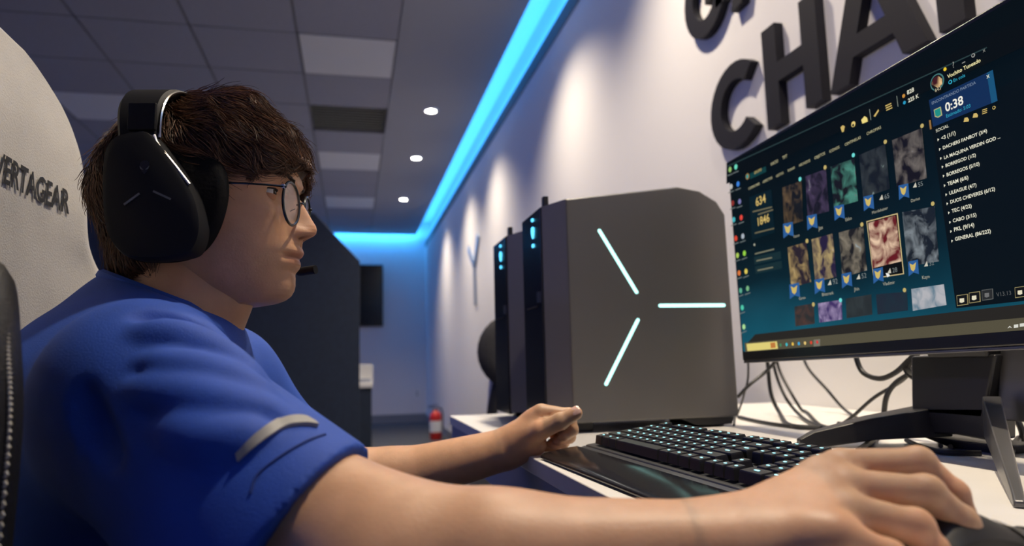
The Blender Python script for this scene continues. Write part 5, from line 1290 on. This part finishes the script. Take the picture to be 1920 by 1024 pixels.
for i in range(nzc-1):
    for k in range(nyc):
        a = i*(nyc+1)+k; fs_ += [(a, a+1, a+nyc+2, a+nyc+1), (n+a, n+a+nyc+1, n+a+nyc+2, n+a+1)]
    for k in (0, nyc):
        a = i*(nyc+1)+k; q = (a, a+nyc+1, n+a+nyc+1, n+a); fs_.append(q if k == 0 else q[::-1])
for k in range(nyc):
    a = (nzc-1)*(nyc+1)+k; fs_ += [(a, a+1, n+a+1, n+a), (k, n+k, n+k+1, k+1)]
bkr = MB().add(vs_, fs_).build('backrest', m_wht, gc, smooth=True)
bkr.modifiers.new('sub', 'SUBSURF').levels = 1; bkr.modifiers['sub'].render_levels = 1
# lettering printed on the backrest
V, Fc = text_geom('VERTAGEAR', True); wt = max(x for x, y in V)
y0_, y1_, z0_ = 0.7445, 0.912, 1.0715; s_ = (y1_-y0_)/wt; sz = s_*1.28
TV = []
for x, y in V:
    yy, z = y0_+x*s_, z0_+y*sz; TV.append((float(chair_x(yy, z))+0.0016, yy, z))
raw = MB().add(TV, Fc); lt = raw.build('lettering', m_matt, bkr); lt['label'] = 'black VERTAGEAR lettering on the headrest'
# side bolsters with rows of white stitches
for sg in (-1, 1):
    pts = [(-0.275, YC+sg*0.245, 0.955), (-0.252, YC+sg*0.276, 0.935), (-0.238, YC+sg*0.298, 0.90), (-0.232, YC+sg*0.304, 0.85), (-0.235, YC+sg*0.303, 0.76), (-0.245, YC+sg*0.290, 0.66), (-0.255, YC+sg*0.270, 0.54), (-0.26, YC+sg*0.25, 0.47)]
    sp2 = spline(pts, 8); m_ = len(sp2); rs = [0.012+0.026*min(1, (i+1)/9) for i in range(m_)]
    MB().tube(sp2, rs, 16).build('side_bolster', m_blk, gc, smooth=True)
    MB().prism([(-0.30, YC+sg*0.245, 0.47), (-0.27, YC+sg*0.275, 0.47), (-0.262, YC+sg*0.275, 0.94), (-0.33, YC+sg*0.225, 0.97)], (-0.03, 0, 0)).build('wing', m_blk, gc, bevel=0.008)
    for ang in (15, 58):
        mb = MB()
        for i in range(8, m_-2):
            for h_ in (0.12, 0.62):
                p = sp2[i]+(sp2[i+1]-sp2[i])*h_; q = sp2[i]+(sp2[i+1]-sp2[i])*(h_+0.32); r_ = rs[i]*1.0
                d = A3((math.cos(math.radians(ang)), -sg*-1*math.sin(math.radians(ang))*sg*1.0 if sg > 0 else -math.sin(math.radians(ang)), 0))
                mb.tube([p+d*r_, (p+q)/2+d*(r_+0.0012), q+d*r_], 0.0011, 5)
        mb.build('stitching', m_thr, gc, smooth=True)
MB().box((-0.36, YC-0.25, 0.37), (0.12, YC+0.25, 0.425)).build('seat', m_blk, gc, bevel=0.025, seg=4)
MB().obox((-0.34, YC, 0.44), (0.02, 0, 0), (0, 0.10, 0), (0, 0, 0.06)).build('hinge_plate', m_black, gc, bevel=0.004)
MB().lathe([(0.03, 0), (0.03, 0.27)], (-0.12, YC, 0.10), 16).build('gas_lift', m_black, gc, smooth=True)
for k in range(5):
    a = 2*PI*k/5+0.5; cx_, cy_ = -0.12+0.30*math.cos(a), YC+0.30*math.sin(a)
    MB().tube([(-0.12, YC, 0.115), (cx_, cy_, 0.075)], [0.026, 0.017], 10).build('base_arm', m_black, gc, smooth=True)
    MB().lathe([(0.0, -0.018), (0.028, -0.018), (0.031, -0.010), (0.031, 0.010), (0.028, 0.018), (0.0, 0.018)], (cx_, cy_, 0.0315), 18, 'x').build('castor', m_black, gc, smooth=True)
